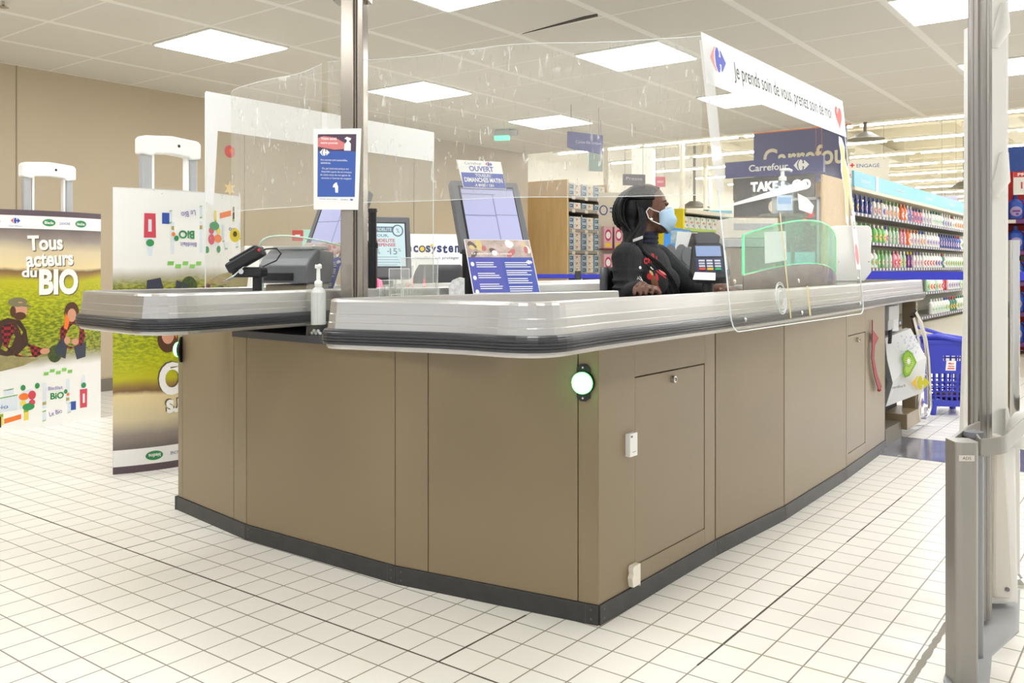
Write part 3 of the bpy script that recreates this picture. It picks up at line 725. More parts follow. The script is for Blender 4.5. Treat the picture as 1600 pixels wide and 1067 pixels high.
# clear leaflet holders
for k, (u, t_, w_, h_, lab) in enumerate(((656, 2.93, .115, .262, 'tallest clear empty leaflet holder behind the front rail'), (624, 3.0, .06, .225, 'narrow clear leaflet holder left of the tallest one'), (606, 3.05, .05, .185, 'smallest clear leaflet holder beside the black post'))):
    q = P(u, 417, t_); M = Fm((q.x, q.y, .769), 50)
    t = thing('leaflet_holder', lab, 'leaflet holder', (q.x, q.y, .769), 'clear leaflet holders'); h2 = h_
    m = MB(M); m.plate([(-w_/2, 0), (w_/2, 0), (w_/2+.008, h2), (-w_/2-.002, h2)], .03, .032); m.box(-w_/2, w_/2, -.03, .03, 0, .003)
    m.plate([(-w_/2, 0), (w_/2, 0), (w_/2+.005, h2*.62), (-w_/2, h2*.62)], -.03, -.028)
    for x in (-w_/2, w_/2-.002): m.box(x, x+.002, -.03, .03, 0, h2*.8)
    for x in (-w_*.22, w_*.12): m.box(x, x+.0015, -.025, .03, 0, h2*.9)
    m.build('pocket', film_mat('holder_acrylic%d' % k, haze=.10, scratch=.3, gloss=.4), t)
    e = MB(M)
    for x in (-w_/2, w_/2): e.tube([(x, -.029, 0), (x, -.029, h2*.62)], .0013, 5); e.tube([(x+(.008 if x > 0 else -.002), .031, h2), (x, .031, 0)], .0013, 5)
    e.tube([(-w_/2-.002, .031, h2), (w_/2+.008, .031, h2)], .0014, 5); e.tube([(-w_/2, -.029, h2*.62), (w_/2, -.029, h2*.62)], .0014, 5); e.build('rim', edge, t)

# till printer on the far lane
q = P(462, 417, 3.30); M = Fm((q.x, q.y, .866), 20); beige = mat('till_beige', (150, 140, 116), .5)
t = thing('receipt_printer', 'grey and beige receipt printer standing on the far left lane', 'printer', (q.x, q.y, .866))
m = MB(M); m.box(-.085, .10, -.07, .10, .0, .07); m.build('base', beige, t, bevel=.005)
m = MB(M)
prof = [(-.10, .075), (.10, .075), (.10, .19), (-.02, .20), (-.075, .165), (-.10, .14)]
vs = [(-.095, y_, z) for y_, z in prof]+[(.105, y_, z) for y_, z in prof]; n = 6
m.add(vs, [tuple(range(n)), tuple(range(n, 2*n))[::-1]]+[(i, (i+1) % n, n+(i+1) % n, n+i) for i in range(n)]); m.build('housing', mat('printer_grey', (104, 106, 108), .45), t, bevel=.005)
m = MB(M); m.box(-.07, .05, -.104, -.07, .085, .112); m.build('paper_slot', black, t)
m = MB(M); m.box(-.08, .09, -.03, .09, .198, .212); m.build('lid', lgrey, t, bevel=.004)
# card terminal on its stalk at the left lane
q = P(402, 417, 3.05)
t = thing('card_reader', 'black card reader tilted on a short stalk at the far left lane', 'card reader', (q.x, q.y, .866))
m = MB(); m.cyl((q.x, q.y, .866), (q.x, q.y, .985), .016, .016, 18); m.build('stalk', black, t)
M = Fm((q.x, q.y, .0), 37)
m = MB(M); m.box(-.155, .02, -.05, .07, .8665, .902); m.box(-.13, -.02, -.065, -.03, .8665, .895); m.build('foot', black, t, bevel=.004)
m = MB(M); m.box(-.075, .025, -.045, .045, .965, 1.0); m.build('cradle', black, t, bevel=.008)
m = MB(M); m.cyl((-.04, -.046, .985), (-.04, -.053, .985), .009, n=14); m.build('pivot_screw', chrome, t)
R_ = Matrix.Rotation(math.radians(-30), 4, 'Y')
M2 = Fm(tuple(P(386, 404, 3.02)), 37) @ R_
m = MB(M2); m.box(-.072, .062, -.03, .03, -.020, .018); hb = m.build('handset', black, t, bevel=.008)
m = MB(M2); m.box(-.05, .05, -.026, .026, .018, .024); m.build('keypad', dgrey, hb, bevel=.002)
m = MB(M2); m.cyl((.058, -.031, .0), (.058, -.034, .0), .005, n=10); m.build('lamp', red, hb, label='small red button')
m = MB(M2); m.plate([(-.105, -.03), (-.06, -.032), (-.02, -.022), (-.02, -.020), (-.06, -.028)], -.02, .02); m.build('receipt', paper, t)
q0 = P(404, 394, 3.02); pts = [q0, P(416, 389, 3.03), P(432, 388, 3.05), P(439, 396, 3.07), P(432, 407, 3.07), P(418, 413, 3.06), P(410, 417, 3.05)]
m = MB(); m.tube(pts, .0028, 6); m.build('cable', black, t)
# clear guards (curved), the fluorescent green one on the near lane


def guard(name, lab, path, zt, zb, base, mf, me_, col=None):
    a = Vector(path[0]); t = thing(name, lab, 'guard', (a.x, a.y, .866)); n = len(path)
    def strip(z0f, z1f, th, mt, nm, lb=None, e=True):
        m = MB(); vs = []
        for i, p in enumerate(path):
            u = i/(n-1); p = Vector(p); d = (Vector(path[min(i+1, n-1)])-Vector(path[max(0, i-1)])).normalized(); nr = Vector((d.y, -d.x))
            for s_ in (-th/2, th/2):
                for f in (z0f, z1f): vs.append((p.x+nr.x*s_, p.y+nr.y*s_, f(u)))
        fs = []
        for i in range(n-1):
            b0, b1 = i*4, i*4+4; fs += [(b0, b1, b1+1, b0+1), (b0+2, b0+3, b1+3, b1+2), (b0+1, b1+1, b1+3, b0+3), (b0, b0+2, b1+2, b1)]
        fs += [(0, 1, 3, 2), (n*4-4, n*4-2, n*4-1, n*4-3)]
        m.add(vs, fs); m.build(nm, mt, t, label=lb)
    strip(zb, zt, .004, mf, 'panel')
    m = MB(); loop = [(path[i][0], path[i][1], zt(i/(n-1))) for i in range(n)]
    low = [(path[i][0], path[i][1], zb(i/(n-1))) for i in range(n)]
    m.tube(loop, .0032, 6); m.tube(low, .0018, 6); m.tube([low[0], loop[0]], .0065, 8); m.tube([low[-1], loop[-1]], .0025, 6); m.build('panel_edge', me_, t)
    if base: strip(lambda u: .866, lambda u: zb(u)-.004, .008, base, 'lower_section')  # solid brown strip shaped as the counter's reflection in the guard
    return t


def bez(a, b, c, n=16): return [tuple(Vector(a)*(1-k/n)**2+Vector(b)*2*(k/n)*(1-k/n)+Vector(c)*(k/n)**2) for k in range(n+1)]


gfilm = film_mat('green_acrylic', (205, 240, 220), haze=.10, scratch=.15, gloss=.3)
gedge = mat('green_edge', (86, 236, 160), .3, emit=((60, 235, 140), .25))
counter_refl = mat('counter_reflection_brown', (120, 104, 88), .18, 0, .6, noise=.25, nscale=9, stretch=(1, 1, 2))  # counter's reflection in the green plexi, painted as mottled brown
gp = bez((-1.47, 3.56), (-1.24, 4.0), (-1.41, 4.62))
gt = guard('counter_guard', 'fluorescent green edged curved guard with painted brown counter reflection below, beside the card terminal', gp, lambda u: 1.135+.30*u*(1-u)+.005*u, lambda u: .968+.22*u*(1-u)-.01*u, counter_refl, gfilm, gedge)
m = MB(Fm(P(1212, 386, 3.74), 70)); m.plate([(-.065, -.07), (.07, -.055), (.062, .07), (-.07, .062)], -.001, .001); m.build('taped_paper', mat('taped_paper', (214, 236, 228), .6), gt, label='blank taped sheet of paper')
lp = bez((-2.80, 2.12), (-2.72, 1.98), (-2.46, 2.24))
guard('counter_guard', 'clear curved guard with pale green edges behind the card reader', lp, lambda u: 1.045+.22*u*(1-u)+.03*u, lambda u: .866, None, film, mat('pale_green_edge', (214, 244, 226), .3))

# payment terminal near the cashier
pm = P(1108, 408, 3.42); M = Fm(pm, 32, 38)
t = thing('payment_terminal', 'black payment terminal with keypad and lit screen beside the cashier', 'payment terminal', (pm.x, pm.y, .866))
m = MB(M); m.plate([(-.062, -.085), (.062, -.085), (.078, -.06), (.068, .07), (.050, .09), (-.046, .09), (-.062, .07), (-.078, -.05)], -.004, .035); m.build('body', black, t, bevel=.006)
m = MB(M); m.rect(-.048, .048, .02, .072, 0, -.0052); m.build('screen', mat('terminal_screen', (126, 144, 178), .2, emit=((130, 150, 190), .25)), t)
keyw = mat('key_pale', (200, 204, 216), .5); kb = mat('keypad_navy', (40, 44, 84), .4)
m = MB(M); m.rect(-.052, .052, -.058, .012, 0, -.0052); m.build('keypad', kb, t)
for r_ in range(4):
    for c_ in range(3):
        m = MB(M); x = -.03+c_*.030; z = -.004-r_*.0135; m.box(x-.0115, x+.0115, -.0095, -.0045, z-.0045, z+.0045)
        m.build('key', keyw if r_ < 3 else (mat('key_red', (226, 90, 60), .5), mat('key_amber', (240, 190, 50), .5), mat('key_green', (60, 190, 110), .5))[c_], t, bevel=.001, seg=1)
m = MB(M); m.box(.060, .066, -.012, -.004, -.05, .045); m.build('card_slot', lgrey, t)
m = MB(M); m.plate([(-.045, .085), (.045, .085), (.055, .13), (.03, .15), (-.03, .15), (-.05, .13)], .0, .04); m.build('hood', dgrey, t, bevel=.006)
m = MB(); m.cyl((pm.x-.02, pm.y+.03, .866), (pm.x-.02, pm.y+.03, pm.z-.05), .022, .022, 16); m.cyl((pm.x-.02, pm.y+.03, .866), (pm.x-.02, pm.y+.03, .876), .065, .06, 24); m.build('stand', black, t)
m = MB(Fm(P(1100, 431, 3.28), 37, 50)); m.plate([(-.045, -.02), (.038, -.024), (.046, .018), (-.03, .022)], 0, .001); m.build('receipt', paper, t)

# cabinet with white drawer box behind the guard
q = P(1172, 417, 5.0); M = Fm((q.x, q.y, 0), 37)
t = thing('till_cabinet', 'taupe cabinet topped by a white box, behind the green edged guard', 'cabinet', (q.x, q.y, 0))
m = MB(M); m.box(-.12, .14, -.02, .3, 0, 1.11); m.build('body', taupe, t, bevel=.005)
m = MB(M); m.box(-.135, .15, -.035, .3, 1.112, 1.16); m.build('tray', lgrey, t, bevel=.004)
m = MB(M); m.box(-.13, .15, -.03, .28, 1.162, 1.275); m.build('drawer_box', cream, t, bevel=.005)
m = MB(M); m.box(-.10, .12, -.034, -.030, 1.21, 1.245, 0); m.build('label_strip', [lgrey], t)
# hand gel on a shelf stand at the near lane
q = P(1226, 417, 4.1)
t = thing('gel_shelf', 'slim stand with small dark shelf carrying the clear hand gel bottle', 'stand', (q.x, q.y, .866))
m = MB(); m.cyl((q.x+.02, q.y+.05, .866), (q.x+.02, q.y+.05, 1.235), .009); m.cyl((q.x+.02, q.y+.05, .866), (q.x+.02, q.y+.05, .874), .05, n=20); m.build('post', mat('stand_green', (86, 120, 96), .5), t)
m = MB(Fm((q.x, q.y, 0), 37)); m.box(-.10, .10, -.04, .07, 1.235, 1.245); m.build('shelf', mat('shelf_olive', (92, 98, 84), .5), t)
m = MB(Fm((q.x, q.y, 0), 37)); m.box(-.01, .08, -.03, .05, 1.14, 1.235); m.build('bracket_box', mat('stand_green', (0, 0, 0)), t, bevel=.004)
t = thing('gel_bottle', 'clear pump bottle of hand gel with pale blue label on the shelf stand', 'bottle', (q.x-.01, q.y, 1.245))
Mq = Matrix.Translation((q.x-.01, q.y, 1.246)) @ Matrix.Rotation(YAW, 4, 'Z')
m = MB(Mq); m.lathe([(.046, 0), (.05, .006), (.05, .11), (.044, .132), (.026, .145), (.017, .150), (.017, .158)], sy=.6, n=24); m.build('bottle', film_mat('gel_clear', (226, 236, 242), haze=.12, scratch=.05, gloss=.5), t)
m = MB(Mq); m.rect(-.036, .036, .015, .085, 0, -.0325); m.rect(-.03, .03, .045, .075, 1, -.0328); m.build('front_label', [mat('label_pale_blue', (196, 216, 240), .5), mat('label_blue2', (140, 180, 230), .5)], t)
m = MB(Mq); m.lathe([(.018, .155), (.018, .172), (.009, .178), (.008, .20), (.014, .202), (.014, .21)], n=16); m.tube([(0, 0, .206), (.03, 0, .207), (.044, 0, .2)], .007, 8); m.build('pump', white, t)
m = MB(Fm(P(1256, 318, 4.05), 50, 20)); m.plate([(-.03, -.03), (.03, -.05), (.05, -.01), (.02, .03), (-.02, .05)], 0, .002); tag(m.build('paper_scrap', paper), 'crumpled white paper beside the hand gel bottle', 'paper')
# white box at the far end of the near lane
q = P(1334, 417, 5.0); M = Fm((q.x, q.y, 0), 37)
t = thing('white_dispenser', 'white bag dispenser box at the far end of the near lane', 'dispenser', (q.x, q.y, .866))
m = MB(M); m.plate([(-.10, .92), (.06, .92), (.10, .97), (.10, 1.22), (.085, 1.235), (-.085, 1.235), (-.10, 1.22)], 0, .14); m.build('box', cb, t, bevel=.005)
m = MB(M); m.box(-.09, .02, .01, .12, .866, .92); m.build('foot', cb, t)
for x, z in ((-.085, 1.0), (.085, 1.0), (-.085, 1.2), (.085, 1.2)):
    pass
m = MB(M)
for x, z in ((-.085, 1.03), (.085, 1.03)): m.cyl((x, 0, z), (x, -.002, z), .003, n=8)
m.build('screws', mgrey, t)
# heart shaped gift card display
q = P(1066, 417, 4.35); M = Fm((q.x, q.y, 0), 37)
t = thing('gift_card_display', 'white stand with two grey hearts and gift cards behind the cashier\'s arm', 'display stand', (q.x, q.y, 0))
m = MB(M); m.plate([(-.06, .90), (.10, .90), (.11, 1.17), (-.02, 1.175)], .02, .024); m.build('back_card', paper, t)
hg = mat('heart_grey', (132, 132, 136), .5)
for k, (x, z, s_) in enumerate(((-.03, 1.06, .055), (.055, 1.04, .06))):
    m = MB(M); m.plate([(x+s_*(math.sin(a)**3), z+s_*1.3*(13*math.cos(a)-5*math.cos(2*a)-2*math.cos(3*a)-math.cos(4*a))/16) for a in [2*PI*i/24 for i in range(24)]], .005-k*.012, .008-k*.012)
    m.build('heart_card', hg, t)
for w_, z_ in (('JE', 1.065), ('FETE', 1.048), ('NOEL', 1.032)): m = MB(M); m.text(w_, .055, z_, .02 if w_ == 'JE' else .03, .012, 0, -.009); m.build('lettering', paper, t)
m = MB(M); m.plate([(.03, 1.10), (.09, 1.10), (.095, 1.165), (.05, 1.168)], .015, .018); m.build('photo_card', mat('photo_dark', (90, 80, 76), .5, noise=.3, nscale=40), t)
m = MB(M); m.box(-.08, .12, .0, .08, .0, .90); m.build('base', dgrey, t)
q = P(1052, 417, 6.9); M = Fm((q.x, q.y, 0), 60)
m = MB(M); m.plate([(-.11, .8), (.15, .8), (.16, 1.29), (-.075, 1.315)], 0, .01, 0); m.rect(.0, .135, 1.0, 1.16, 1, -.001); m.rect(-.025, .15, 1.185, 1.285, 2, -.001); m.box(-.12, .16, -.05, .15, 0, .8, 3)
tag(m.build('brochure_rack', [mat('brochure_blue', (60, 140, 214), .4), ink, mat('brochure_photo', (150, 170, 176), .5, noise=.4, nscale=20), taupe]), 'bright blue brochure rack behind the gift card stand', 'brochure rack')
# heap of papers at the right of the displays
m = MB(Fm(P(712, 446, 3.05), 37)); m.plate([(-.02, -.165), (.028, -.165), (.028, .024), (.012, .028), (-.012, .018), (-.024, .0)], 0, .06)
tag(m.build('paper_roll_pack', [mat('paper_print', (226, 226, 226), .6, noise=.25, nscale=60)]), 'small stack of printed papers left of the large customer display', 'papers')


def office_chair(o, yaw, lab, zb, h):
    t = thing('office_chair', lab, 'chair', (o[0], o[1], 0), 'cashier chairs'); M = Matrix.Translation((o[0], o[1], 0)) @ Matrix.Rotation(math.radians(yaw), 4, 'Z')
    m = MB(M); m.box(-.22, .22, -.22, .20, .50, .57); m.build('seat', dgrey, t, bevel=.03, seg=3)
    m = MB(M); n = 9; vs = []
    for j in range(9):
        z = zb+h*j/8; wd = .17*(1-.25*max(0, (j-5)/3)**2)
        for i in range(n): x = -wd+2*wd*i/(n-1); vs.append((x, .23+.05*(1-(x/.2)**2)*1., z))
    vs2 = [(x, y_+.035, z) for x, y_, z in vs]; N_ = len(vs)
    fs = [(j*n+i, j*n+i+1, (j+1)*n+i+1, (j+1)*n+i) for j in range(8) for i in range(n-1)]
    fs2 = [tuple(N_+k for k in f[::-1]) for f in fs]; bd = [i for i in range(n)]+[j*n+n-1 for j in range(1, 9)]+[8*n+i for i in range(n-2, -1, -1)]+[j*n for j in range(7, 0, -1)]
    m.add(vs+vs2, fs+fs2+[(bd[k], bd[(k+1) % len(bd)], N_+bd[(k+1) % len(bd)], N_+bd[k]) for k in range(len(bd))], 0, True); m.build('backrest', mat('chair_shell', (72, 73, 77), .5), t)
    m = MB(M); m.box(-.02, .02, .2, .30, .5, zb+.1); m.build('back_stem', black, t)
    m = MB(M); m.cyl((0, 0, .1), (0, 0, .5), .025); m.build('gas_column', black, t)
    for k in range(5):
        m = MB(M @ Matrix.Rotation(2*PI*k/5, 4, 'Z')); m.box(0, .26, -.02, .02, .07, .1); m.cyl((.26, -.012, .03), (.26, .012, .03), .03, n=12); m.box(.25, .27, -.006, .006, .03, .075); m.build('castor_leg', black, t)
    return t


q = P(693, 417, 5.70); office_chair((q.x, q.y, 0), 217, 'dark office chair back behind the clear leaflet holders', .70, .315)

# ================================================================== TALL PRINTED COVERS AND ANTENNAS ON THE LEFT
def print_mat(name, h, flip):
    m = D.materials.new(name); m.use_nodes = True; nt = m.node_tree; N = nt.nodes.new; L = nt.links.new; b = nt.nodes['Principled BSDF']; b.inputs['Roughness'].default_value = .5
    tc = N('ShaderNodeTexCoord'); sp = N('ShaderNodeSeparateXYZ'); L(tc.outputs['Object'], sp.inputs[0])
    n1 = N('ShaderNodeTexNoise'); n1.inputs['Scale'].default_value = 4; n1.inputs['Detail'].default_value = 4; L(tc.outputs['Object'], n1.inputs['Vector'])
    a = N('ShaderNodeMath'); a.operation = 'MULTIPLY_ADD'; L(sp.outputs[2], a.inputs[0]); a.inputs[1].default_value = (-1 if flip else 1)/h; a.inputs[2].default_value = 1 if flip else 0
    c = N('ShaderNodeMath'); c.operation = 'MULTIPLY_ADD'; L(n1.outputs[0], c.inputs[0]); c.inputs[1].default_value = .05; L(a.outputs[0], c.inputs[2])
    r = N('ShaderNodeValToRGB'); L(c.outputs[0], r.inputs[0]); e = r.color_ramp.elements
    st = [(.0, (238, 238, 234)), (.30, (232, 230, 224)), (.335, (176, 170, 150)), (.37, (150, 150, 60)), (.46, (150, 158, 30)), (.60, (176, 180, 20)), (.70, (186, 182, 30)), (.728, (150, 120, 60)), (.745, (120, 90, 60)), (.76, (226, 206, 156)), (.84, (212, 196, 160)), (.89, (150, 138, 128)), (.94, (110, 100, 98))]
    e[0].position = st[0][0]; e[0].color = (*lin(st[0][1]), 1); e[1].position = st[-1][0]; e[1].color = (*lin(st[-1][1]), 1)
    for p, cc in st[1:-1]: q = e.new(p); q.color = (*lin(cc), 1)
    # leaf texture over the field
    v = N('ShaderNodeTexNoise'); v.inputs['Scale'].default_value = 60; v.inputs['Detail'].default_value = 6; mp = N('ShaderNodeMapping'); mp.inputs['Scale'].default_value = (1, .6, 1.5); L(tc.outputs['Object'], mp.inputs[0]); L(mp.outputs[0], v.inputs['Vector'])
    vr = N('ShaderNodeValToRGB'); vr.color_ramp.elements[0].position = .42; vr.color_ramp.elements[0].color = (.32, .42, .2, 1); vr.color_ramp.elements[1].position = .60; vr.color_ramp.elements[1].color = (1.25, 1.2, 1.1, 1); L(v.outputs[0], vr.inputs[0])
    msk = N('ShaderNodeValToRGB'); L(c.outputs[0], msk.inputs[0]); k = msk.color_ramp.elements; k[0].position = .335; k[0].color = (0, 0, 0, 1); k[1].position = .38; k[1].color = (1, 1, 1, 1)
    for p, g_ in ((.55, .8), (.66, .25), (.70, 0)): q = k.new(p); q.color = (g_, g_, g_, 1)
    mx = N('ShaderNodeMix'); mx.data_type = 'RGBA'; mx.blend_type = 'MULTIPLY'; L(msk.outputs[0], mx.inputs[0]); L(r.outputs[0], mx.inputs[6]); L(vr.outputs[0], mx.inputs[7])
    L(mx.outputs[2], b.inputs['Base Color']); return m


def check_mat(name, c1, c2, sc):
    m = D.materials.new(name); m.use_nodes = True; nt = m.node_tree; b = nt.nodes['Principled BSDF']; tc = nt.nodes.new('ShaderNodeTexCoord')
    ck = nt.nodes.new('ShaderNodeTexChecker'); ck.inputs['Scale'].default_value = sc; ck.inputs[1].default_value = (*lin(c1), 1); ck.inputs[2].default_value = (*lin(c2), 1)
    nt.links.new(tc.outputs['Object'], ck.inputs[0]); nt.links.new(ck.outputs[0], b.inputs['Base Color']); return m


shirt_m = check_mat('print_check_shirt', (150, 28, 34), (40, 16, 22), 55)
vest_m = mat('print_brown_vest', (66, 42, 30), .6); hair_m = mat('print_hair', (84, 50, 28), .6); skin_m = mat('print_skin', (206, 150, 120), .6); cap_m = mat('print_cap', (124, 116, 84), .6)
khaki = mat('print_khaki', (150, 138, 92), .6, noise=.2, nscale=20); jeans = mat('print_jeans', (56, 60, 76), .6); dkgreen = mat('print_plant', (60, 76, 30), .6, noise=.4, nscale=60)
COVM = [None, paper, mat('print_plum', (92, 76, 84), .5), mat('print_white_band', (240, 238, 234), .5), mat('shadow_text', (96, 86, 60), .6), shirt_m, vest_m, hair_m, skin_m, cap_m, khaki, jeans, dkgreen,
        mat('brand_green', (50, 140, 80), .5), cblue, cred, mat('pack_pale', (214, 222, 228), .5), mat('pack_green', (130, 196, 90), .5), mat('pack_yellow', (232, 210, 90), .5), mat('juice_red', (206, 70, 84), .5), orange, mat('logo_violet', (110, 100, 170), .5), mat('tiny_grey', (170, 168, 164), .5)]


def cover(name, lab, x, y0, y1, H, bow, flip, group='printed covers around the security antennas'):
    yc = (y0+y1)/2; hw = (y1-y0)/2
    def fn(p):                                      # local x across (towards +Y), z up, -y outwards
        u = max(-1, min(1, p.x/hw)); z = p.z; xx = p.x
        if flip: z = H-z; xx = -xx; u = -u
        return (x+bow*(1-u*u)-p.y, yc+xx, z)
    t = thing(name, lab, 'banner', (x, yc, 0), group)
    m = MB(); n = 24
    ring = [(x+bow*(1-(2*k/n-1)**2), y0+(y1-y0)*k/n) for k in range(n+1)]; back = [(x-bow*(1-(2*k/n-1)**2), y0+(y1-y0)*k/n) for k in range(n, -1, -1)]
    outer = ring+back[1:-1]; N_ = len(outer)
    m.add([(a, b, 0) for a, b in outer]+[(a, b, H) for a, b in outer], [(i, (i+1) % N_, N_+(i+1) % N_, N_+i) for i in range(N_)], 0, False)
    M_ = COVM[:]; M_[0] = print_mat('field_print_'+('turned' if flip else 'upright'), H, flip)
    m.build('printed_sleeve', M_[0], t)
    m = MB(fn=fn); e = -.0012
    m.rect(-hw, hw, H-.035, H, 2, e, 24); m.rect(-hw, hw, H-.115, H-.035, 3, e, 24)
    # logo row
    for cx, mc, s_ in ((-.21, 14, ''), (-.02, 13, 'Blede'), (.08, 21, 'DANONE'), (.19, 13, 'bledina')):
        if not s_: logo(m, cx, H-.068, .036, 15, 14, e*1.5); m.text('Carrefour', cx, H-.1, .07, .010, 14, e*1.5)
        elif s_ == 'DANONE': m.text(s_, cx, H-.075, .07, .016, 21, e*1.5)
        else: m.oval(cx, H-.074, .040, .023, 13, e*1.5); m.text(s_, cx, H-.074, .055, .018, 3, e*2, .02)
    m.oval(-.32, H-.075, .03, .03, 14, e*1.5)
    # big words with their printed drop shadows
    for off, mm, yy in ((.006, 4, 1.2), (0, 3, 1.8)):
        m.text('Tous', -.04+off, H-.20-off, .21, .095, mm, e*yy, .035, 0, 0.05); m.text('acteurs', -.01+off, H-.305-off, .29, .085, mm, e*yy, .035, 0, 0.05)
        m.text('du', -.135+off, H-.385-off, .085, .062, mm, e*yy, .035); m.text('BIO', .045+off, H-.445-off, .25, .165, mm, e*yy, .045)
    if True:                                        # two farmers
        b = H-1.384+.0                               # vertical offset
        main = m; zc_ = .40+b; m = MB(fn=lambda p: fn(Vector((p.x*1.12+.050, p.y, (p.z-zc_)*1.22+zc_))))
        # man: vest body, checked sleeve, cap
        m.poly([(-.36, .60+b), (-.33, .64+b), (-.27, .665+b), (-.21, .65+b), (-.18, .60+b), (-.17, .53+b), (-.22, .48+b), (-.30, .47+b), (-.36, .50+b)], 6, e*1.2)
        m.poly([(-.30, .62+b), (-.26, .64+b), (-.22, .60+b), (-.17, .53+b), (-.09, .50+b), (-.085, .48+b), (-.13, .46+b), (-.23, .47+b), (-.29, .53+b)], 5, e*1.5)
        m.oval(-.28, .565+b, .075, .09, 6, e*1.1); m.oval(-.212, .70+b, .036, .044, 8, e*1.4); m.oval(-.212, .672+b, .030, .020, 7, e*1.6); m.oval(-.245, .695+b, .014, .028, 7, e*1.6); m.oval(-.222, .742+b, .046, .024, 9, e*1.8); m.poly([(-.21, .738+b), (-.155, .722+b), (-.158, .714+b), (-.22, .722+b)], 9, e*1.9)
        m.poly([(-.40, .50+b), (-.30, .48+b), (-.20, .46+b), (-.12, .45+b), (-.20, .42+b), (-.30, .40+b), (-.42, .40+b)], 10, e*1.3)
        m.oval(-.085, .487+b, .026, .016, 8, e*1.7)
        # woman
        m.poly([(.0, .60+b), (.04, .635+b), (.09, .64+b), (.14, .60+b), (.155, .55+b), (.13, .50+b), (.05, .49+b), (.0, .52+b)], 5, e*1.3)
        m.oval(.068, .68+b, .045, .055, 7, e*1.2); m.oval(.068, .665+b, .027, .035, 8, e*1.5); m.poly([(.03, .68+b), (.02, .60+b), (.04, .59+b), (.055, .64+b)], 20, e*1.7)
        m.poly([(-.03, .50+b), (.01, .56+b), (.04, .50+b), (.03, .44+b), (-.02, .46+b)], 11, e*1.2); m.poly([(.08, .50+b), (.16, .52+b), (.155, .44+b), (.10, .43+b)], 11, e*1.2)
        m.oval(.04, .535+b, .018, .02, 8, e*1.8); m.oval(.09, .525+b, .022, .018, 8, e*1.8); m.oval(-.03, .47+b, .04, .045, 12, e*1.1)
        m.build('farmer_print', M_, t, label='printed man in cap and woman crouching'); m = main
        # product row
        g_ = b-.03
        def pk(x0, x1, z0, z1, mm, sk=0.): m.poly([(x0, z0+g_), (x1, z0+sk+g_), (x1, z1+sk+g_), (x0, z1+g_)], mm, e*1.4)
        pk(-.36, -.20, .17, .26, 16, .02); pk(-.36, -.20, .255, .262, 17, .02); m.text('bio', -.28, .215+g_, .06, .025, 14, e*2)
        pk(-.34, -.22, .27, .31, 16, .015); pk(-.34, -.22, .30, .306, 17, .015)
        pk(-.30, -.14, .10, .17, 18, .02); pk(-.27, -.18, .11, .14, 20, .02); pk(-.30, -.14, .15, .165, 17, .02); pk(-.3, -.285, .09, .155, 6)
        m.poly([(-.19, .19+g_), (-.105, .20+g_), (-.10, .28+g_), (-.125, .31+g_), (-.17, .30+g_), (-.195, .27+g_)], 16, e*1.25); m.oval(-.165, .265+g_, .028, .022, 20, e*1.3); m.oval(-.12, .27+g_, .022, .028, 19, e*1.35); m.oval(-.12, .225+g_, .018, .018, 19, e*1.38); m.oval(-.17, .225+g_, .016, .018, 18, e*1.38); m.oval(-.14, .20+g_, .034, .022, 13, e*1.9); m.oval(-.17, .32+g_, .014, .018, 13, e*1.4); m.oval(-.09, .325+g_, .014, .018, 13, e*1.4)
        pk(-.06, .11, .18, .34, 16, .01); pk(-.06, .11, .20, .22, 18, .01); m.text('Bledilait', .02, .30+g_, .09, .022, 21, e*2); m.text('BiO', .03, .25+g_, .085, .042, 13, e*2, .03); m.oval(.085, .27+g_, .012, .014, 13, e*2.1); m.oval(.10, .25+g_, .009, .010, 20, e*2.1)
        for k in range(5): m.poly([(-.055+k*.038, .385+(k % 2)*.015+g_), (-.025+k*.038, .385+(k % 2)*.015+g_), (-.022+k*.038, .405+(k % 2)*.015+g_), (-.052+k*.038, .405+(k % 2)*.015+g_)], 17, e*1.5)
        pk(-.06, .12, .10, .16, 16, .035); pk(-.06, .12, .155, .163, 17, .035); pk(-.06, .12, .098, .105, 17, .035); m.text('Le Bio', .02, .145+g_, .08, .028, 21, e*2, 0, 0, .19); pk(.12, .155, .145, .2, 14)
        m.poly([(.185, .15+g_), (.235, .15+g_), (.237, .27+g_), (.183, .27+g_)], 19, e*1.4); m.poly([(.187, .27+g_), (.233, .27+g_), (.222, .33+g_), (.218, .36+g_), (.202, .36+g_), (.198, .33+g_)], 16, e*1.4); m.oval(.21, .295+g_, .018, .018, 13, e*1.8); m.rect(.203, .218, .18+g_, .24+g_, 16, e*2)
        lines(m, -.2, .2, .05+g_, 2, .012, .003, 22, e*1.3)
    m.build('sleeve_artwork', M_, t, label='printed words, farmers and organic products')
    m = MB()
    m.prism(outer, H-.004, H-.001); m.build('top_cap', COVM[2] if not flip else paper, t)
    return t


cover('antenna_cover', 'upright printed cover reading Tous acteurs du BIO at the left edge', -5.72, 2.345, 3.035, 1.352, .06, False)
cover('antenna_cover', 'printed cover hung upside down behind the left end of the counter', -4.10, 2.235, 2.96, 1.386, .10, True)


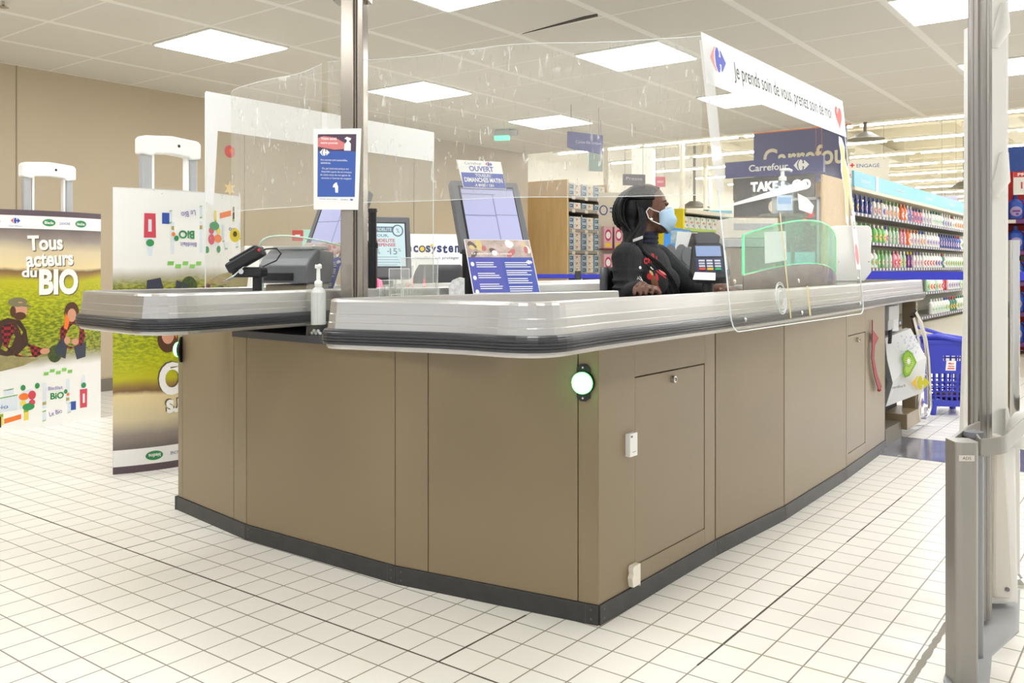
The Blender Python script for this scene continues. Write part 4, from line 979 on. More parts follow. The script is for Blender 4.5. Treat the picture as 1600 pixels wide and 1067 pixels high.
def antenna(x, y, lab):
    t = thing('security_antenna', lab, 'antenna', (x, y, 0), 'white security antennas by the wall')
    for yy in (y-.13, y+.13):
        m = MB(); m.box(x-.022, x+.022, yy-.024, yy+.024, 0, 1.60); m.build('side_post', lgrey, t, bevel=.01)
        m = MB(); m.box(x-.018, x+.02, yy+.026 if yy < y else yy-.041, yy+.041 if yy < y else yy-.026, 0, 1.58); m.build('inner_strip', white, t, bevel=.004)
    m = MB()
    pts = [(-.165, 1.56), (-.165, 1.635), (-.15, 1.65), (0, 1.662), (.15, 1.65), (.165, 1.635), (.165, 1.56), (.11, 1.55), (.09, 1.565), (0, 1.572), (-.09, 1.565), (-.11, 1.55)]
    m2 = MB(fn=lambda p: (x-p.y, y+p.x, p.z)); m2.plate(pts, -.035, .035); m2.oval(.035, 1.615, .008, .008, 1, -.0365)
    m2.build('head', [white, ink], t, bevel=.008)
    m = MB(); m.box(x-.03, x+.03, y-.165, y+.165, 0, .03); m.build('foot', lgrey, t)


antenna(-5.72, 2.69, 'white security antenna rising out of the upright left cover')
antenna(-4.10, 2.53, 'white security antenna rising out of the upside-down cover, nearer the counter')

# ================================================================== GATE AND RAILING ON THE RIGHT
gw = mat('gate_white', (232, 230, 224), .45); steelb = mat('bollard_grey', (150, 146, 140), .38, .5, noise=.05, nscale=6, stretch=(1, 1, .4)); ribm = mat('ribbed_aluminium', (150, 146, 142), .3, .85)
c0 = P(1531, 417, 2.47)
t = thing('antenna_gate', 'tall white antenna gate with ribbed metal column at the right edge', 'antenna gate', (c0.x, c0.y, 0))
m = MB(); n = 36; ring = []
for k in range(n):
    a = 2*PI*k/n; r = .030*(1-.13*(k % 4 == 0)); ring.append((c0.x+r*math.cos(a), c0.y+r*math.sin(a)))
m.prism(ring, .022, 1.95); m.build('ribbed_column', ribm, t)
c1 = P(1561, 417, 2.56); Mg = Fm((c1.x, c1.y, 0), 34)
m = MB(Mg); m.plate([(-.030, .45), (.030, .45), (.032, 1.98), (-.025, 1.98)], 0, .09); m.build('shell', gw, t, bevel=.012)
m = MB(Mg); m.plate([(-.058, .022), (.058, .022), (.050, .47), (.03, .60), (-.03, .60), (-.06, .47)], .0, .10); m.build('lower_section', gw, t, bevel=.01)
m = MB(Mg); m.plate([(-.03, .05), (.02, .05), (.026, .09), (.014, .30), (-.005, .52), (-.03, .52), (-.034, .1)], -.035, -.004); m.build('foot_panel', mat('gate_ivory', (220, 214, 202), .45), t, bevel=.008)
m = MB(Mg); m.cyl((.005, -.036, .08), (.005, -.040, .08), .006, n=12); m.build('screw', mgrey, t)
for z in (1.20, 1.63):
    m = MB(Mg); m.tube([(-.022, -.02, z-.0), (-.018, -.02, z+.02), (0, -.018, z+.05), (.012, -.005, z+.13)], [.010, .018, .022, .012], 12); m.build('inner_bend', gw, t)
m = MB(); q = P(1511, 417, 2.75); Mh = Fm((q.x, q.y, 0), 34); m = MB(Mh); m.plate([(-.016, .03), (.016, .03), (.012, 1.4), (.004, 1.75), (-.0, .9), (-.014, .42)], 0, .03); m.build('rear_fin', gw, t, bevel=.004)
m = MB(Mg); m.ell((.056, -.01, .53), (.035, .03, .055)); m.build('corner_dome', gw, t)
# bollard and curved guard bar
b0 = P(1504, 417, 2.12)
t = thing('guard_bollard', 'grey steel guard post with curved bar around the antenna gate', 'guard rail', (b0.x, b0.y, 0))
Mb = Fm((b0.x, b0.y, 0), 34)
m = MB(Mb); m.prism([(-.029, -.025), (-.018, -.034), (.016, -.034), (.027, -.022), (.027, .03), (-.029, .03)], .008, .585); m.build('post', steelb, t, bevel=.004)
m = MB(Mb); m.rect(-.024, .012, .542, .556, 0, -.0355); m.text('ADS', -.006, .549, .02, .007, 1, -.0358); m.build('maker_plate', [mat('plate_pale', (206, 198, 190), .4), ink], t)
m = MB(Mb); m.box(.0268, .0285, -.004, .006, .50, .535); m.box(.0268, .0285, -.004, .006, .13, .19); m.build('slots', black, t)
m = MB(Mb); m.cyl((.0265, -.012, .555), (.030, -.012, .555), .004, n=8); m.cyl((.0265, -.012, .28), (.030, -.012, .28), .004, n=8); m.build('bolts', steelb, t)
q = P(1521, 417, 2.26)
m = MB(); m.cyl((q.x, q.y, .008), (q.x, q.y, .568), .0235, .0235, 24); m.build('round_post', mat('post_grey_steel', (140, 140, 144), .3, .7), t)
m = MB(); m.cyl((q.x, q.y, .568), (q.x, q.y, .580), .026, .024, 24); m.build('post_cap', mgrey, t)
m = MB(); pa = [P(1484, 417, 2.72), P(1520, 417, 2.3), P(1530, 417, 2.16), P(1572, 417, 2.2), P(1600, 417, 2.45), P(1660, 417, 2.9)]
pth = arc_path([(v.x, v.y) for v in pa[1:]], [0, .03, .03, .03, 0], 4)
m.sweep(pth, [(0, .535), (.006, .535), (.006, .578), (0, .578)]); m.build('guard_bar', steelb, t, bevel=.001)
pth = arc_path([(v.x, v.y) for v in (P(1528, 417, 2.42), P(1513, 417, 2.36), P(1484, 417, 2.17))], [0, .02, 0], 4)
m = MB(); m.sweep(pth, [(0, .535), (.006, .535), (.006, .578), (0, .578)]); m.build('guard_bar', steelb, t, bevel=.001)
m = MB(); m.prism([tuple(P(u, 417, d).xy) for u, d in ((1474, 2.13), (1492, 2.03), (1545, 2.06), (1550, 2.27), (1592, 2.42), (1594, 2.72), (1530, 2.66), (1496, 2.4))], .0, .008); m.build('base_plate', lgrey, t, bevel=.002)
# slim post behind
q = P(1583, 417, 2.80)
t = thing('steel_bollard', 'slim polished steel post with round foot behind the white gate', 'bollard', (q.x, q.y, 0))
m = MB(); m.cyl((q.x, q.y, .01), (q.x, q.y, 1.085), .019, .019, 24); m.build('post', chrome, t)
m = MB(); m.lathe([(.05, 0), (.05, .01), (.03, .022), (.021, .03)], (q.x, q.y, 0), 28); m.build('foot', chrome, t)
m = MB(Fm((q.x, q.y, 0), 37)); m.box(-.021, -.0195, -.006, .006, .84, .89); m.box(.018, .05, -.01, .01, 1.02, 1.035); m.build('bar_socket', black, t)

# steel floor strip
mb = MB(); mb.prism([(-1.286, 4.94), (1.6, 4.94), (1.6, 5.53), (-1.40, 5.53), (-1.40, 5.10), (-1.286, 5.10)], .0, .004)
tag(mb.build('floor_plate', mat('floor_plate_steel', (150, 152, 168), .16, .6, noise=.12, nscale=5)), 'glossy dark steel plate set across the tiles at the counter end', 'floor plate')

# ================================================================== BAG RACK, BAG, RIBBON, BASKET
rk = thing('bag_rack', 'taupe bag rack with bent steel tube at the far end of the counter', 'bag rack', (-1.45, 5.5, 0))
m = MB(); m.box(-1.70, -1.40, 5.12, 5.80, .06, .76); m.build('cabinet_back', mat('rack_dark', (52, 50, 52), .6), rk)
m = MB(); m.box(-1.36, -1.28, 5.76, 5.80, .05, .79); m.build('side_post', taupe, rk, bevel=.004)
m = MB(); m.box(-1.52, -1.30, 5.14, 5.50, .0, .10); m.build('plinth', mat('rack_taupe', (104, 94, 78), .5), rk, bevel=.004)
m = MB(); m.box(-1.44, -1.27, 5.5, 5.85, .05, .14); m.build('foot_block', taupe, rk, bevel=.004)
m = MB(); m.box(-1.39, -1.30, 5.22, 5.44, .70, .78); m.box(-1.38, -1.32, 5.28, 5.40, .64, .70); m.build('hook_block', lgrey, rk, bevel=.004)
xt = -1.275
def px2(u, v, x):
    r = (u-800)/FPX; t_ = x/(cs*r-sn); return P(u, v, t_)
pts = [px2(u, v, xt) for u, v in ((1429, 486), (1438, 502), (1446, 530), (1450, 560), (1452, 600), (1453, 635), (1450, 648), (1443, 656), (1436, 655), (1434, 640), (1436, 600), (1438, 560), (1432, 520), (1426, 495))]
m = MB(); m.tube(pts, .0125, 10); m.build('bent_tube', chrome, rk)
q = px2(1441, 634, -1.29); m = MB(Fm((q.x, q.y, q.z), 90)); m.plate([(-.045, -.085), (.045, -.085), (.05, .085), (-.05, .085)], 0, .004, 0); logo(m, 0, .02, .06, 1, 2, -.001); m.text('Carrefour', 0, -.05, .08, .014, 2, -.001); m.build('logo_plate', [paper, cred, cblue], rk, label='white plate with red and blue logo')
m = MB()
for k in range(2): m.tube([(-1.37+k*.03, 5.26+k*.10, .72), (-1.345+k*.02, 5.25+k*.1, .63), (-1.335, 5.24+k*.13, .56)], .012, 6, flat=.4)
m.build('hanging_straps', black, rk)
q = P(1417, 572, 5.25); bg = thing('shopping_bag', 'white shopping bag with kiwi heart and logo hanging from the rack', 'bag', (q.x, q.y, .3))
Mk = Fm(P(1417, 572, 5.14), 47)
def sc(u, v): return ((u-1417)*.0038, -(v-572)*.0038)
bz = [(1384, 529), (1429, 515), (1450, 560), (1447, 613), (1385, 634), (1390, 597), (1384, 562)]
m = MB(Mk); N_ = len(bz); F_ = [(*sc(u, v), q_) for (u, v), q_ in zip(bz, (.02, .03, -.0, .01, .02, -.02, -.0))]
vs = [(x, q_, z) for x, z, q_ in F_]+[(x, q_+.05, z) for x, z, q_ in F_]+[(0, .004, 0)]
m.add(vs, [(i, (i+1) % N_, 2*N_) for i in range(N_)]+[tuple(range(N_, 2*N_))[::-1]]+[(i, (i+1) % N_, N_+(i+1) % N_, N_+i) for i in range(N_)]); m.build('bag_body', mat('bag_white', (244, 244, 242), .4), bg)
m = MB(Mk)
def kiwi(s_, y, mm): m.poly([sc(1417+s_*(u-1417), 570+s_*(v-570)) for u, v in ((1405, 560), (1408, 550), (1415, 546), (1423, 552), (1430, 566), (1424, 576), (1418, 586), (1410, 589), (1406, 580), (1409, 570))], mm, y)
kiwi(1, -.020, 0); kiwi(.84, -.021, 1); kiwi(.62, -.0215, 2); m.oval(*sc(1416, 564), .010, .016, 3, -.0225, 14)
for k in range(14): a = 2*PI*k/14; x, z = sc(1416, 564); m.oval(x+.019*math.cos(a), z+.03*math.sin(a), 0.0018, .004, 4, -.0228, 6, a+PI/2)
x, z = sc(1440, 597); logo(m, x-.016, z, .080, 5, 6, -.026)
x, z = sc(1398, 602); m.text('carrefour.fr', x+.01, z, .085, .016, 4, -.018, rot=.12)
for k in range(34):
    u = 1398+random.random()*36; v = 524+abs(random.gauss(0, 1))*17; x, z = sc(u, min(v, 592)); m.oval(x, z, .004+random.random()*.006, .002+random.random()*.004, 7, -.0195-k*.00003, 7, random.random()*3)
m.build('bag_print', [mat('kiwi_skin', (128, 176, 60), .5), mat('kiwi_flesh', (160, 206, 66), .5), mat('kiwi_light', (190, 222, 110), .5), paper, ink, mat('logo_amber', (244, 196, 50), .5), mat('logo_lime', (214, 206, 50), .5), mat('splash_lilac', (206, 210, 232), .5)], bg, label='kiwi heart, splashes and coloured logo')
m = MB(Mk); m.box(-.085, -.03, .03, .05, .2, .29); m.build('handle_flap', paper, bg, bevel=.006)
m = MB(); a = Vector((-1.283, 4.86, 0)); zz = [(1362, 514), (1372, 528), (1366, 540), (1365, 560), (1370, 585), (1377, 604), (1373, 612), (1366, 590), (1361, 560), (1362, 535)]
pr = [px2(u, v, -1.262) for u, v in zz]; pr2 = [p+Vector((.004, 0, 0)) for p in pr]; N_ = len(pr)
m.add(pr+pr2, [tuple(range(N_)), tuple(range(N_, 2*N_))[::-1]]+[(i, (i+1) % N_, N_+(i+1) % N_, N_+i) for i in range(N_)]); q = px2(1374, 609, -1.262); m.ell(tuple(q), (.010, .016, .010), 0, 8, 6); q = px2(1363, 508, -1.265); m.tube([px2(1363, 516, -1.266), px2(1363, 500, -1.268)], .003, 6)
tag(m.build('red_ribbon', mat('ribbon_red', (150, 30, 38), .5)), 'red cloth ribbon hanging on the far end of the taupe counter side', 'ribbon')
# wrapper on the floor
q = P(1417, 667, 5.62); m = MB(Matrix.Translation((q.x, q.y, .0))); m.ell((0, 0, .016), (.03, .02, .016), 0, 8, 6); m.ell((-.02, .0, .03), (.022, .012, .014), 1, 7, 5); m.add([(.03, -.01, .003), (.16, .02, .003), (.15, .05, .003), (.03, .02, .003)], [(0, 1, 2, 3)], 1)
tag(m.build('crumpled_wrapper', [mat('wrapper_green', (60, 150, 70), .5), paper]), 'crumpled green and white wrapper on the tiles under the bag rack', 'wrapper')

bq = P(1487, 417, 5.95); Ms = Fm((bq.x, bq.y, 0), 30)
bk = thing('rolling_basket', 'blue plastic rolling shopping basket with white sticker on the tiles', 'shopping basket', (bq.x, bq.y, 0))
BL = mat('basket_blue', (52, 62, 186), .4, coat=.2)
W0, W1, DP = .135, .165, .34
def wallf(fnw, w0, w1, name, holes, solid):
    m = MB(fn=fnw)
    zs = [0.0, .06, .12, .18, .24, .30, .345, .43]; nx = 8
    for (z0, z1) in solid: 
        a0 = w0+(w1-w0)*z0/.43; a1 = w0+(w1-w0)*z1/.43; m.plate([(-a0, z0), (a0, z0), (a1, z1), (-a1, z1)], -.004, .004)
    for (z0, z1) in holes:
        k = 1
        for j in range(nx+1):
            u = -1+2*j/nx; a0 = (w0+(w1-w0)*z0/.43)*u; a1 = (w0+(w1-w0)*z1/.43)*u; m.plate([(a0-.006, z0), (a0+.006, z0), (a1+.006, z1), (a1-.006, z1)], -.003, .003)
        nz = max(1, round((z1-z0)/.035))
        for j in range(1, nz):
            z = z0+(z1-z0)*j/nz; a0 = w0+(w1-w0)*z/.43; m.plate([(-a0, z-.005), (a0, z-.005), (a0, z+.005), (-a0, z+.005)], -.003, .003)
    return m.build(name, BL, bk)
zb = .07
mk = lambda yy, flip=False: (lambda p: tuple(Ms @ Vector((p.x, yy+(-.02*(p.z/.43) if yy <= 0 else .02*(p.z/.43))+p.y, zb+p.z))))
wallf(mk(0), W0, W1, 'front_wall', [(.03, .19), (.19, .22)], [(0, .03), (.215, .30), (.335, .43)])
m = MB(fn=mk(0))
for s_ in (-1, 1): m.plate([(s_*.06, .30), (s_*.155, .30), (s_*.157, .335), (s_*.06, .335)], -.004, .004)
m.build('handle_rim', BL, bk)
m = MB(fn=mk(0)); m.plate([(-.045, .235), (.02, .235), (.022, .30), (-.04, .30)], -.006, -.0045, 0); m.text('Maxi', -.01, .283, .035, .014, 1, -.0065, .03); m.text('chariot', -.01, .265, .04, .014, 1, -.0065, .03); m.rect(-.034, .012, .245, .252, 1, -.0065); m.build('sticker', [paper, cred], bk, label='white sticker with red lettering')
wallf(mk(DP), W0, W1, 'back_wall', [(.03, .36)], [(0, .03), (.36, .43)])
for s_ in (-1, 1):
    fw = (lambda s_: (lambda p: tuple(Ms @ Vector((s_*(W0+(W1-W0)*p.z/.43)+p.y, DP/2+p.x, zb+p.z)))))(s_)
    wallf(fw, DP/2, DP/2+.02, 'side_wall', [(.19, .36)], [(0, .19), (.36, .43)])
m = MB(Ms); m.box(-W0, W0, 0, DP, zb-.01, zb+.005); m.build('basket_floor', BL, bk)
for x in (-W0+.02, W0-.02):
    for y_ in (.02, DP-.03): m = MB(Ms); m.cyl((x, y_, 0), (x, y_, zb), .020, .028, 12); m.build('leg', BL, bk)
m = MB(Ms); m.tube([(-W1, DP*.2, zb+.42), (-W1-.02, DP*.1, zb+.46), (-.10, -.02, zb+.47), (.08, -.05, zb+.435), (W1, -.02, zb+.42)], .017, 10, flat=.5); m.build('carry_handle', BL, bk)
m = MB(Ms); m.tube([(-W1-.01, DP*.9, zb+.42), (-W1-.05, DP*.5, zb+.53), (-.06, -.0, zb+.475), (.12, -.03, zb+.445)], .014, 8, flat=.6); m.build('pull_handle', BL, bk)
m = MB(Ms); 
for z, w_ in ((zb+.425, W1+.008),): m.box(-w_, w_, -.03, -.018, z-.01, z+.01); m.box(-w_, w_, DP+.01, DP+.03, z-.01, z+.01); m.box(-w_, -w_+.012, -.03, DP+.03, z-.01, z+.01); m.box(w_-.012, w_, -.03, DP+.03, z-.01, z+.01)
m.build('rim', BL, bk, bevel=.003)
m = MB(Ms); m.ell((.02, .12, zb+.05), (.09, .07, .035), 0, 10, 6); tag(m.build('crumpled_bag', mat('dark_litter', (90, 60, 60), .6, noise=.4, nscale=30)), 'dark crumpled thing lying in the blue basket', 'litter')

# ================================================================== SIGNS AND FURNITURE BEYOND
M = Fm((-3.51, 9.4, 0), 0)                           # kiosk facing the checkout, x from -4.0 to -3.01
kd = mat('kiosk_charcoal', (74, 70, 70), .5)
kk = thing('snack_kiosk', 'wooden take and go kiosk with blue header behind the right side sheet', 'kiosk', (-3.51, 9.8, 0))
m = MB(); m.box(-4.0, -3.985, 9.42, 10.3, 0, 1.98); m.box(-3.03, -3.01, 9.42, 10.3, 0, 1.98); m.box(-4.0, -3.01, 10.28, 10.3, 0, 1.98); m.build('cabinet', wood, kk)
m = MB(); m.box(-3.985, -3.03, 9.5, 10.28, 0, .08); m.box(-3.985, -3.03, 9.5, 10.28, .6, .62); m.box(-3.985, -3.03, 9.5, 10.28, 1.16, 1.18); m.build('shelves', wood, kk)
m = MB(M); m.rect(-.49, .05, 1.56, 1.76, 0, .02); m.box(-.49, .05, .02, .04, 1.56, 1.76); m.oval(-.02, 1.66, .07, .07, 1, .018); m.oval(-.02, 1.66, .062, .062, 0, .017)
for k in range(3): m.rect(-.065, .025, 1.68-k*.025, 1.69-k*.025, 1, .016)
m.build('wood_board', [wood, paper], kk)
m = MB(M); m.box(-.49, .42, .0, .03, 1.745, 1.99); m.build('charcoal_board', kd, kk)
m = MB(M); m.text('TAKE', -.13, 1.885, .31, .105, 0, -.002, .045); m.text('&', .085, 1.885, .08, .10, 0, -.002, .04); m.text('GO', .28, 1.885, .20, .105, 0, -.002, .045); m.build('lettering', mat('letter_glow', (250, 250, 250), .5, emit=((255, 255, 255), .8)), kk)
m = MB(M); m.box(-.56, .53, -.06, .0, 1.995, 2.17); m.build('header', navy, kk)
m = MB(M); m.text('Carrefour', -.06, 2.085, .44, .075, 0, -.062, .02); logo(m, .30, 2.085, .115, 0, 0, -.062); m.build('header_lettering', paper, kk)
gd = mat('fridge_glass', (66, 70, 66), .12)
m = MB(M); m.box(.06, .46, .02, .05, .1, 1.72); m.build('glass_door', gd, kk)
m = MB(M)
for x0, x1, z0, z1 in ((.05, .075, .1, 1.74), (.445, .47, .1, 1.74), (.05, .47, 1.715, 1.74)): m.box(x0, x1, -.005, .03, z0, z1)
m.build('door_frame', lgrey, kk)
m = MB(M)
for x, z, r_, mm in ((.36, 1.56, .05, 0), (.30, 1.50, .03, 1), (.40, 1.46, .035, 2), (.22, 1.46, .06, 3)): m.oval(x, z, r_, r_*.8, mm, .018)
m.rect(.1, .42, .98, 1.16, 4, .018); m.build('door_stickers', [red, orange, green, mgrey, sky], kk)
sn_m = [mat('snack_orange', (206, 112, 50), .5), mat('snack_brown', (150, 80, 44), .5)]
ROWS = [('upper', 1.18), ('middle', .62)]
for r_, (rn, z) in enumerate(ROWS):
    for k in range(3):
        x = -3.96+k*.18; m = MB(); m.box(x, x+.16, 9.55, 9.85, z+.001, z+.30, 0); m.poly([(x+.01, z+.19), (x+.15, z+.21), (x+.15, z+.26), (x+.01, z+.25)], 1, 9.549); m.rect(x+.02, x+.13, z+.05, z+.14, 2, 9.549)
        tag(m.build('snack_box', [sn_m[0] if (k+r_) % 2 == 0 else sn_m[1], yellow, paper]), 'orange-brown snack box, %s from the left on the %s kiosk shelf' % (ORD[k], rn), 'snack box', 'snack boxes in the kiosk')

M = Fm((-3.72, 10.95, 0), 0)
t = thing('store_sign', 'large navy hanging sign with cream letters above the kiosk', 'sign', (-3.72, 10.95, 2.0))
m = MB(M); m.box(-.66, .50, 0, .04, 2.02, 2.72); m.build('board', navy, t)
m = MB(M); m.rect(-.66, .56, 2.71, 2.725, 0, -.002); m.build('edge_line', orange, t)
m = MB(M); m.text('Carrefour', .04, 2.38, 1.14, .25, 0, -.004, .02); m.build('lettering', mat('letter_cream', (232, 228, 206), .5), t)
m = MB(M)
for x in (.14, .21): m.cyl((x, -.01, 2.36), (x, -.01, 2.72), .003, n=5); m.cyl((x, .02, 2.72), (x, .02, 4.9), .004, n=5)
m.build('hanging_cords', orange, t)


def hang(name, lab, o, yaw, w_, h_, m_, txts, zt=None, cut=False, thick=.02):
    t = thing(name, lab, 'sign', tuple(o), 'hanging and shelf signs'); M = Fm(o, yaw); m = MB(M)
    p = [(-w_/2, -h_/2*(.55 if cut else 1)), (w_/2, -h_/2), (w_/2, h_/2), (-w_/2, h_/2)]
    if cut: p = [(-w_/2, -h_/2*.5), (-w_/2+.06, -h_/2*.7), (w_/2, -h_/2), (w_/2, h_/2*.85), (-w_/2, h_/2)]
    m.plate(p, 0, thick); m.build('board', m_, t)
    for k, (s_, x, z, a, b_, c_) in enumerate(txts): m = MB(M); m.text(s_, x, z, a, b_, 0, -.002); m.build('lettering', c_, t)
    if zt:
        m = MB(M); q = zt-o[2]
        for x in (-w_*.4, w_*.4): m.cyl((x, thick/2, h_/2-.01), (x, thick/2, q), .003, n=5)
        m.build('hanging_wires', mgrey, t)
    return t


pn = mat('text_pale_blue', (208, 212, 236), .5)
hang('caisse_sign', 'navy hanging sign near the middle of the low ceiling, text Caisse file unique', P(915, 223, 8.2), 62, .37, .19, navy, [('Caisse file unique', .03, 0, .27, .035, pn)], CZ, True)
q = P(931, 252, 9.0); hang('small_sign', 'small grey green sign hanging just below the navy sign', q, 60, .16, .20, mat('sign_sage', (150, 168, 156), .5), [], CZ)
hang('press_sign', 'dark plum hanging sign left of the white column', P(991, 281, 13.5), 50, .36, .17, mat('sign_plum', (108, 98, 112), .5), [('Presse', 0, .02, .26, .05, pn)], 6.2)
hang('red_sign', 'small pinkish red sign just right of the white column', P(1032, 284, 15.), 37, .17, .17, mat('sign_rose', (206, 90, 108), .5), [('INFO', 0, 0, .1, .04, paper)], 6.2)
t = hang('price_sign', 'white hanging sign with navy and red words above the detergent shelf', P(1346, 276, 17.), 28, 1.02, .66, cream, [('ENGAG\u00c9', .12, .22, .42, .085, cblue), ('PRIX.', -.17, .02, .30, .08, cred), ('TS', .06, -.13, .14, .08, cblue)], 6.2)
m = MB(Fm(P(1346, 276, 17.), 28)); m.rect(-.50, -.26, .15, .29, 0, -.003); m.text('X', -.33, .22, .07, .085, 1, -.005, .03); m.text('+', -.17, .22, .08, .08, 2, -.005, .04); m.build('blue_tab', [cblue, paper, cred], t)
hang('round_logo_sign', 'pale lilac hanging sign with a round emblem at the far end of the aisle', P(1483, 313, 21.), 30, .40, .22, mat('sign_lilac', (196, 192, 214), .5), [], 6.2)
q = P(1487, 327, 19.4); hang('aisle_sign', 'small dark sign reading Lessive liquide sticking out of the aisle header', q, 37, .36, .18, mat('sign_dark', (84, 70, 78), .5), [('Lessive', 0, .035, .2, .045, paper), ('liquide', 0, -.035, .18, .045, paper)], 2.7)
# exit light above and white column
t = thing('exit_light', 'small exit light with green glow under the ceiling behind the screen', 'exit light', tuple(P(790, 213, 9.6)))
m = MB(Fm(P(790, 211, 9.6), 20)); m.box(-.14, .12, 0, .07, 0, .05); m.box(-.03, .03, .02, .05, .05, .07); m.build('housing', lgrey, t)
m = MB(Fm(P(790, 214, 9.6), 20)); m.box(-.13, .03, -.005, .06, -.03, .018); m.build('lamp', mat('exit_glow', (110, 220, 180), .5, emit=((90, 235, 170), .9)), t)
q = P(1003, 417, 14.5); mb = MB(); mb.prism([tuple((Fm((q.x, q.y, 0), 20) @ Vector(p)).xy) for p in ((-.17, 0, 0), (.17, 0, 0), (.17, .34, 0), (-.17, .34, 0))], 0, 2.95)
tag(mb.build('white_pillar', mat('pillar_white', (244, 244, 240), .5, emit=((255, 255, 255), .25))), 'square white pillar behind the cashier\'s head', 'pillar')  # faint emission brightens the pillar, which is no lamp
q = P(947, 417, 13.4); mb = MB(Fm((q.x, q.y, 0), 37)); mb.box(-.03, .03, 0, .1, 0, 4.9); tag(mb.build('cream_post', cream), 'thin cream post beside the boxed goods shelf', 'post')

# ---- boxed goods shelf with its wooden end panel
WX, WY0, WY1 = -6.68, 10.12, 11.12
t = thing('boxed_goods_shelf', 'shelf unit with pale wood end panel between screen and cashier', 'shelf unit', (WX, WY0, 0))
m = MB(); m.box(WX-1.25, WX, WY0-.04, WY0, 0, 2.2); m.build('end_panel', wood, t)
m = MB(); m.box(WX-.45, WX-.43, WY0, WY1, 0, 2.15); m.build('back_panel', mat('shelf_back', (96, 100, 106), .6), t)
m = MB(); m.box(WX-.42, WX+.01, WY1, WY1+.05, 0, 2.2); m.build('end_post', mat('shelf_cream', (222, 206, 176), .5), t)
LV = [1.99, 1.81, 1.53, 1.23, .92, .6]
for z in LV:
    m = MB(); m.box(WX-.42, WX, WY0+.005, WY1-.005, z-.045, z, 0); m.build('shelf', mat('shelf_taupe', (160, 150, 140), .5), t)
    m = MB(fn=lambda p: (WX+.002-p.y, WY0+p.x, p.z))
    for k in range(3): m.plate([(.08+k*.33, z-.055), (.16+k*.33, z-.055), (.16+k*.33, z-.01), (.08+k*.33, z-.01)], -.002, 0)
    m.build('price_tags', cream, t, kind='stuff')
bxm = [mat('box_pale_blue', (176, 200, 216), .5), mat('box_navy_label', (70, 90, 110), .5), mat('box_pattern', (240, 232, 220), .5), orange, mat('dot_blue', (90, 120, 170), .5), mat('dot_yellow', (236, 210, 60), .5)]
PR = {}
def gbox(kind):
    if kind in PR: return PR[kind]
    m = MB(fn=lambda p: (-p.y, p.x, p.z)); w_, h_ = (.115, .083) if kind == 'a' else (.165, .083)
    m.box(0, w_, 0, .3, 0, h_, 0 if kind == 'a' else 2)
    if kind == 'a': m.rect(.01, w_-.02, .012, .060, 1, -.001); m.rect(.02, .06, .03, .045, 0, -.002)
    else:
        for k in range(12): m.oval(.015+random.random()*(w_-.03), .012+random.random()*.058, .009, .008, 3+k % 3, -.001-k*.0001, 7)
    PR[kind] = m; return m
bx0 = {}
COUNT = {0: 2, 1: 1, 2: 3, 3: 3, 4: 3, 5: 3}
LN = ['sixth', 'top', 'second', 'third', 'fourth', 'lowest visible']
for li, z in enumerate(LV):
    nrow = {0: 3, 1: 2, 2: 3, 3: 3, 4: 3, 5: 3}[li]
    if li == 1: nrow = 2
    if li == 5: continue
    if li == 0: nrow = 2
    for c_ in range(3):
        for kd_, off in (('a', .01), ('b', .13)):
            if c_ == 2 and kd_ == 'b': off = .12
            for r_ in range(nrow):
                hh = .085
                if z+r_*hh+.09 > ([2.3]+LV)[li]-.04: continue
                if kd_ not in bx0:
                    o = gbox(kd_).build('goods_box', bxm); bx0[kd_] = o
                else: o = bx0[kd_].copy(); COL.link(o)
                o.location = (WX-.015, WY0+.03+c_*.33+off, z+.001+r_*hh)
                tag(o, '%s box, %s column, %s up, %s shelf of the wood-ended unit' % ('dark-labelled blue' if kd_ == 'a' else 'white speckled', ['left', 'middle', 'right'][c_], ORD[r_], ['uppermost', 'second', 'third', 'fourth', 'fifth'][li]), 'box', 'boxed goods on the wood-ended shelf')

# ---- display with pink packs, left of the cashier
q = P(960, 417, 12.2); Mp = Fm((q.x, q.y, 0), 45)
t = thing('promo_display', 'cream and red display with pink packs behind the cashier\'s hair', 'display stand', (q.x, q.y, 0))
m = MB(Mp); m.box(-.16, .2, .26, .28, 0, 2.05, 0); m.build('back_board', cream, t)
m = MB(Mp); m.box(-.16, .2, .0, .26, 0, .88); m.box(-.16, .2, .0, .26, 1.24, 1.26); m.build('shelves', mat('display_plum', (130, 50, 60), .5), t)
m = MB(Mp); m.oval(-.09, 1.80, .06, .07, 1, .258); m.oval(-.09, 1.80, .045, .055, 0, .257); m.rect(.0, .12, 1.82, 1.84, 1, .258); m.rect(.0, .1, 1.77, 1.785, 1, .258); m.build('emblem', [cream, cblue], t)
for k, (x, z) in enumerate(((-.14, .881), (.01, .881), (-.14, 1.261), (.01, 1.261), (.13, 1.261))):
    m = MB(Mp); m.box(x, x+.12, .03, .2, z, z+.30, 0); m.oval(x+.06, z+.18, .045, .08, 1, .029); m.oval(x+.06, z+.18, .032, .05, 2, .028); m.rect(x+.02, x+.10, z+.02, z+.07, 3, .029)
    tag(m.build('pink_pack', [mat('pack_rose', (226, 180, 190), .5), mat('pack_magenta', (200, 60, 110), .5), paper, yellow]), 'pink pack with magenta oval, %s on the %s shelf of the display' % (['left', 'right', 'left', 'middle', 'right'][k], 'lower' if k < 2 else 'upper'), 'pack', 'pink packs on the display')

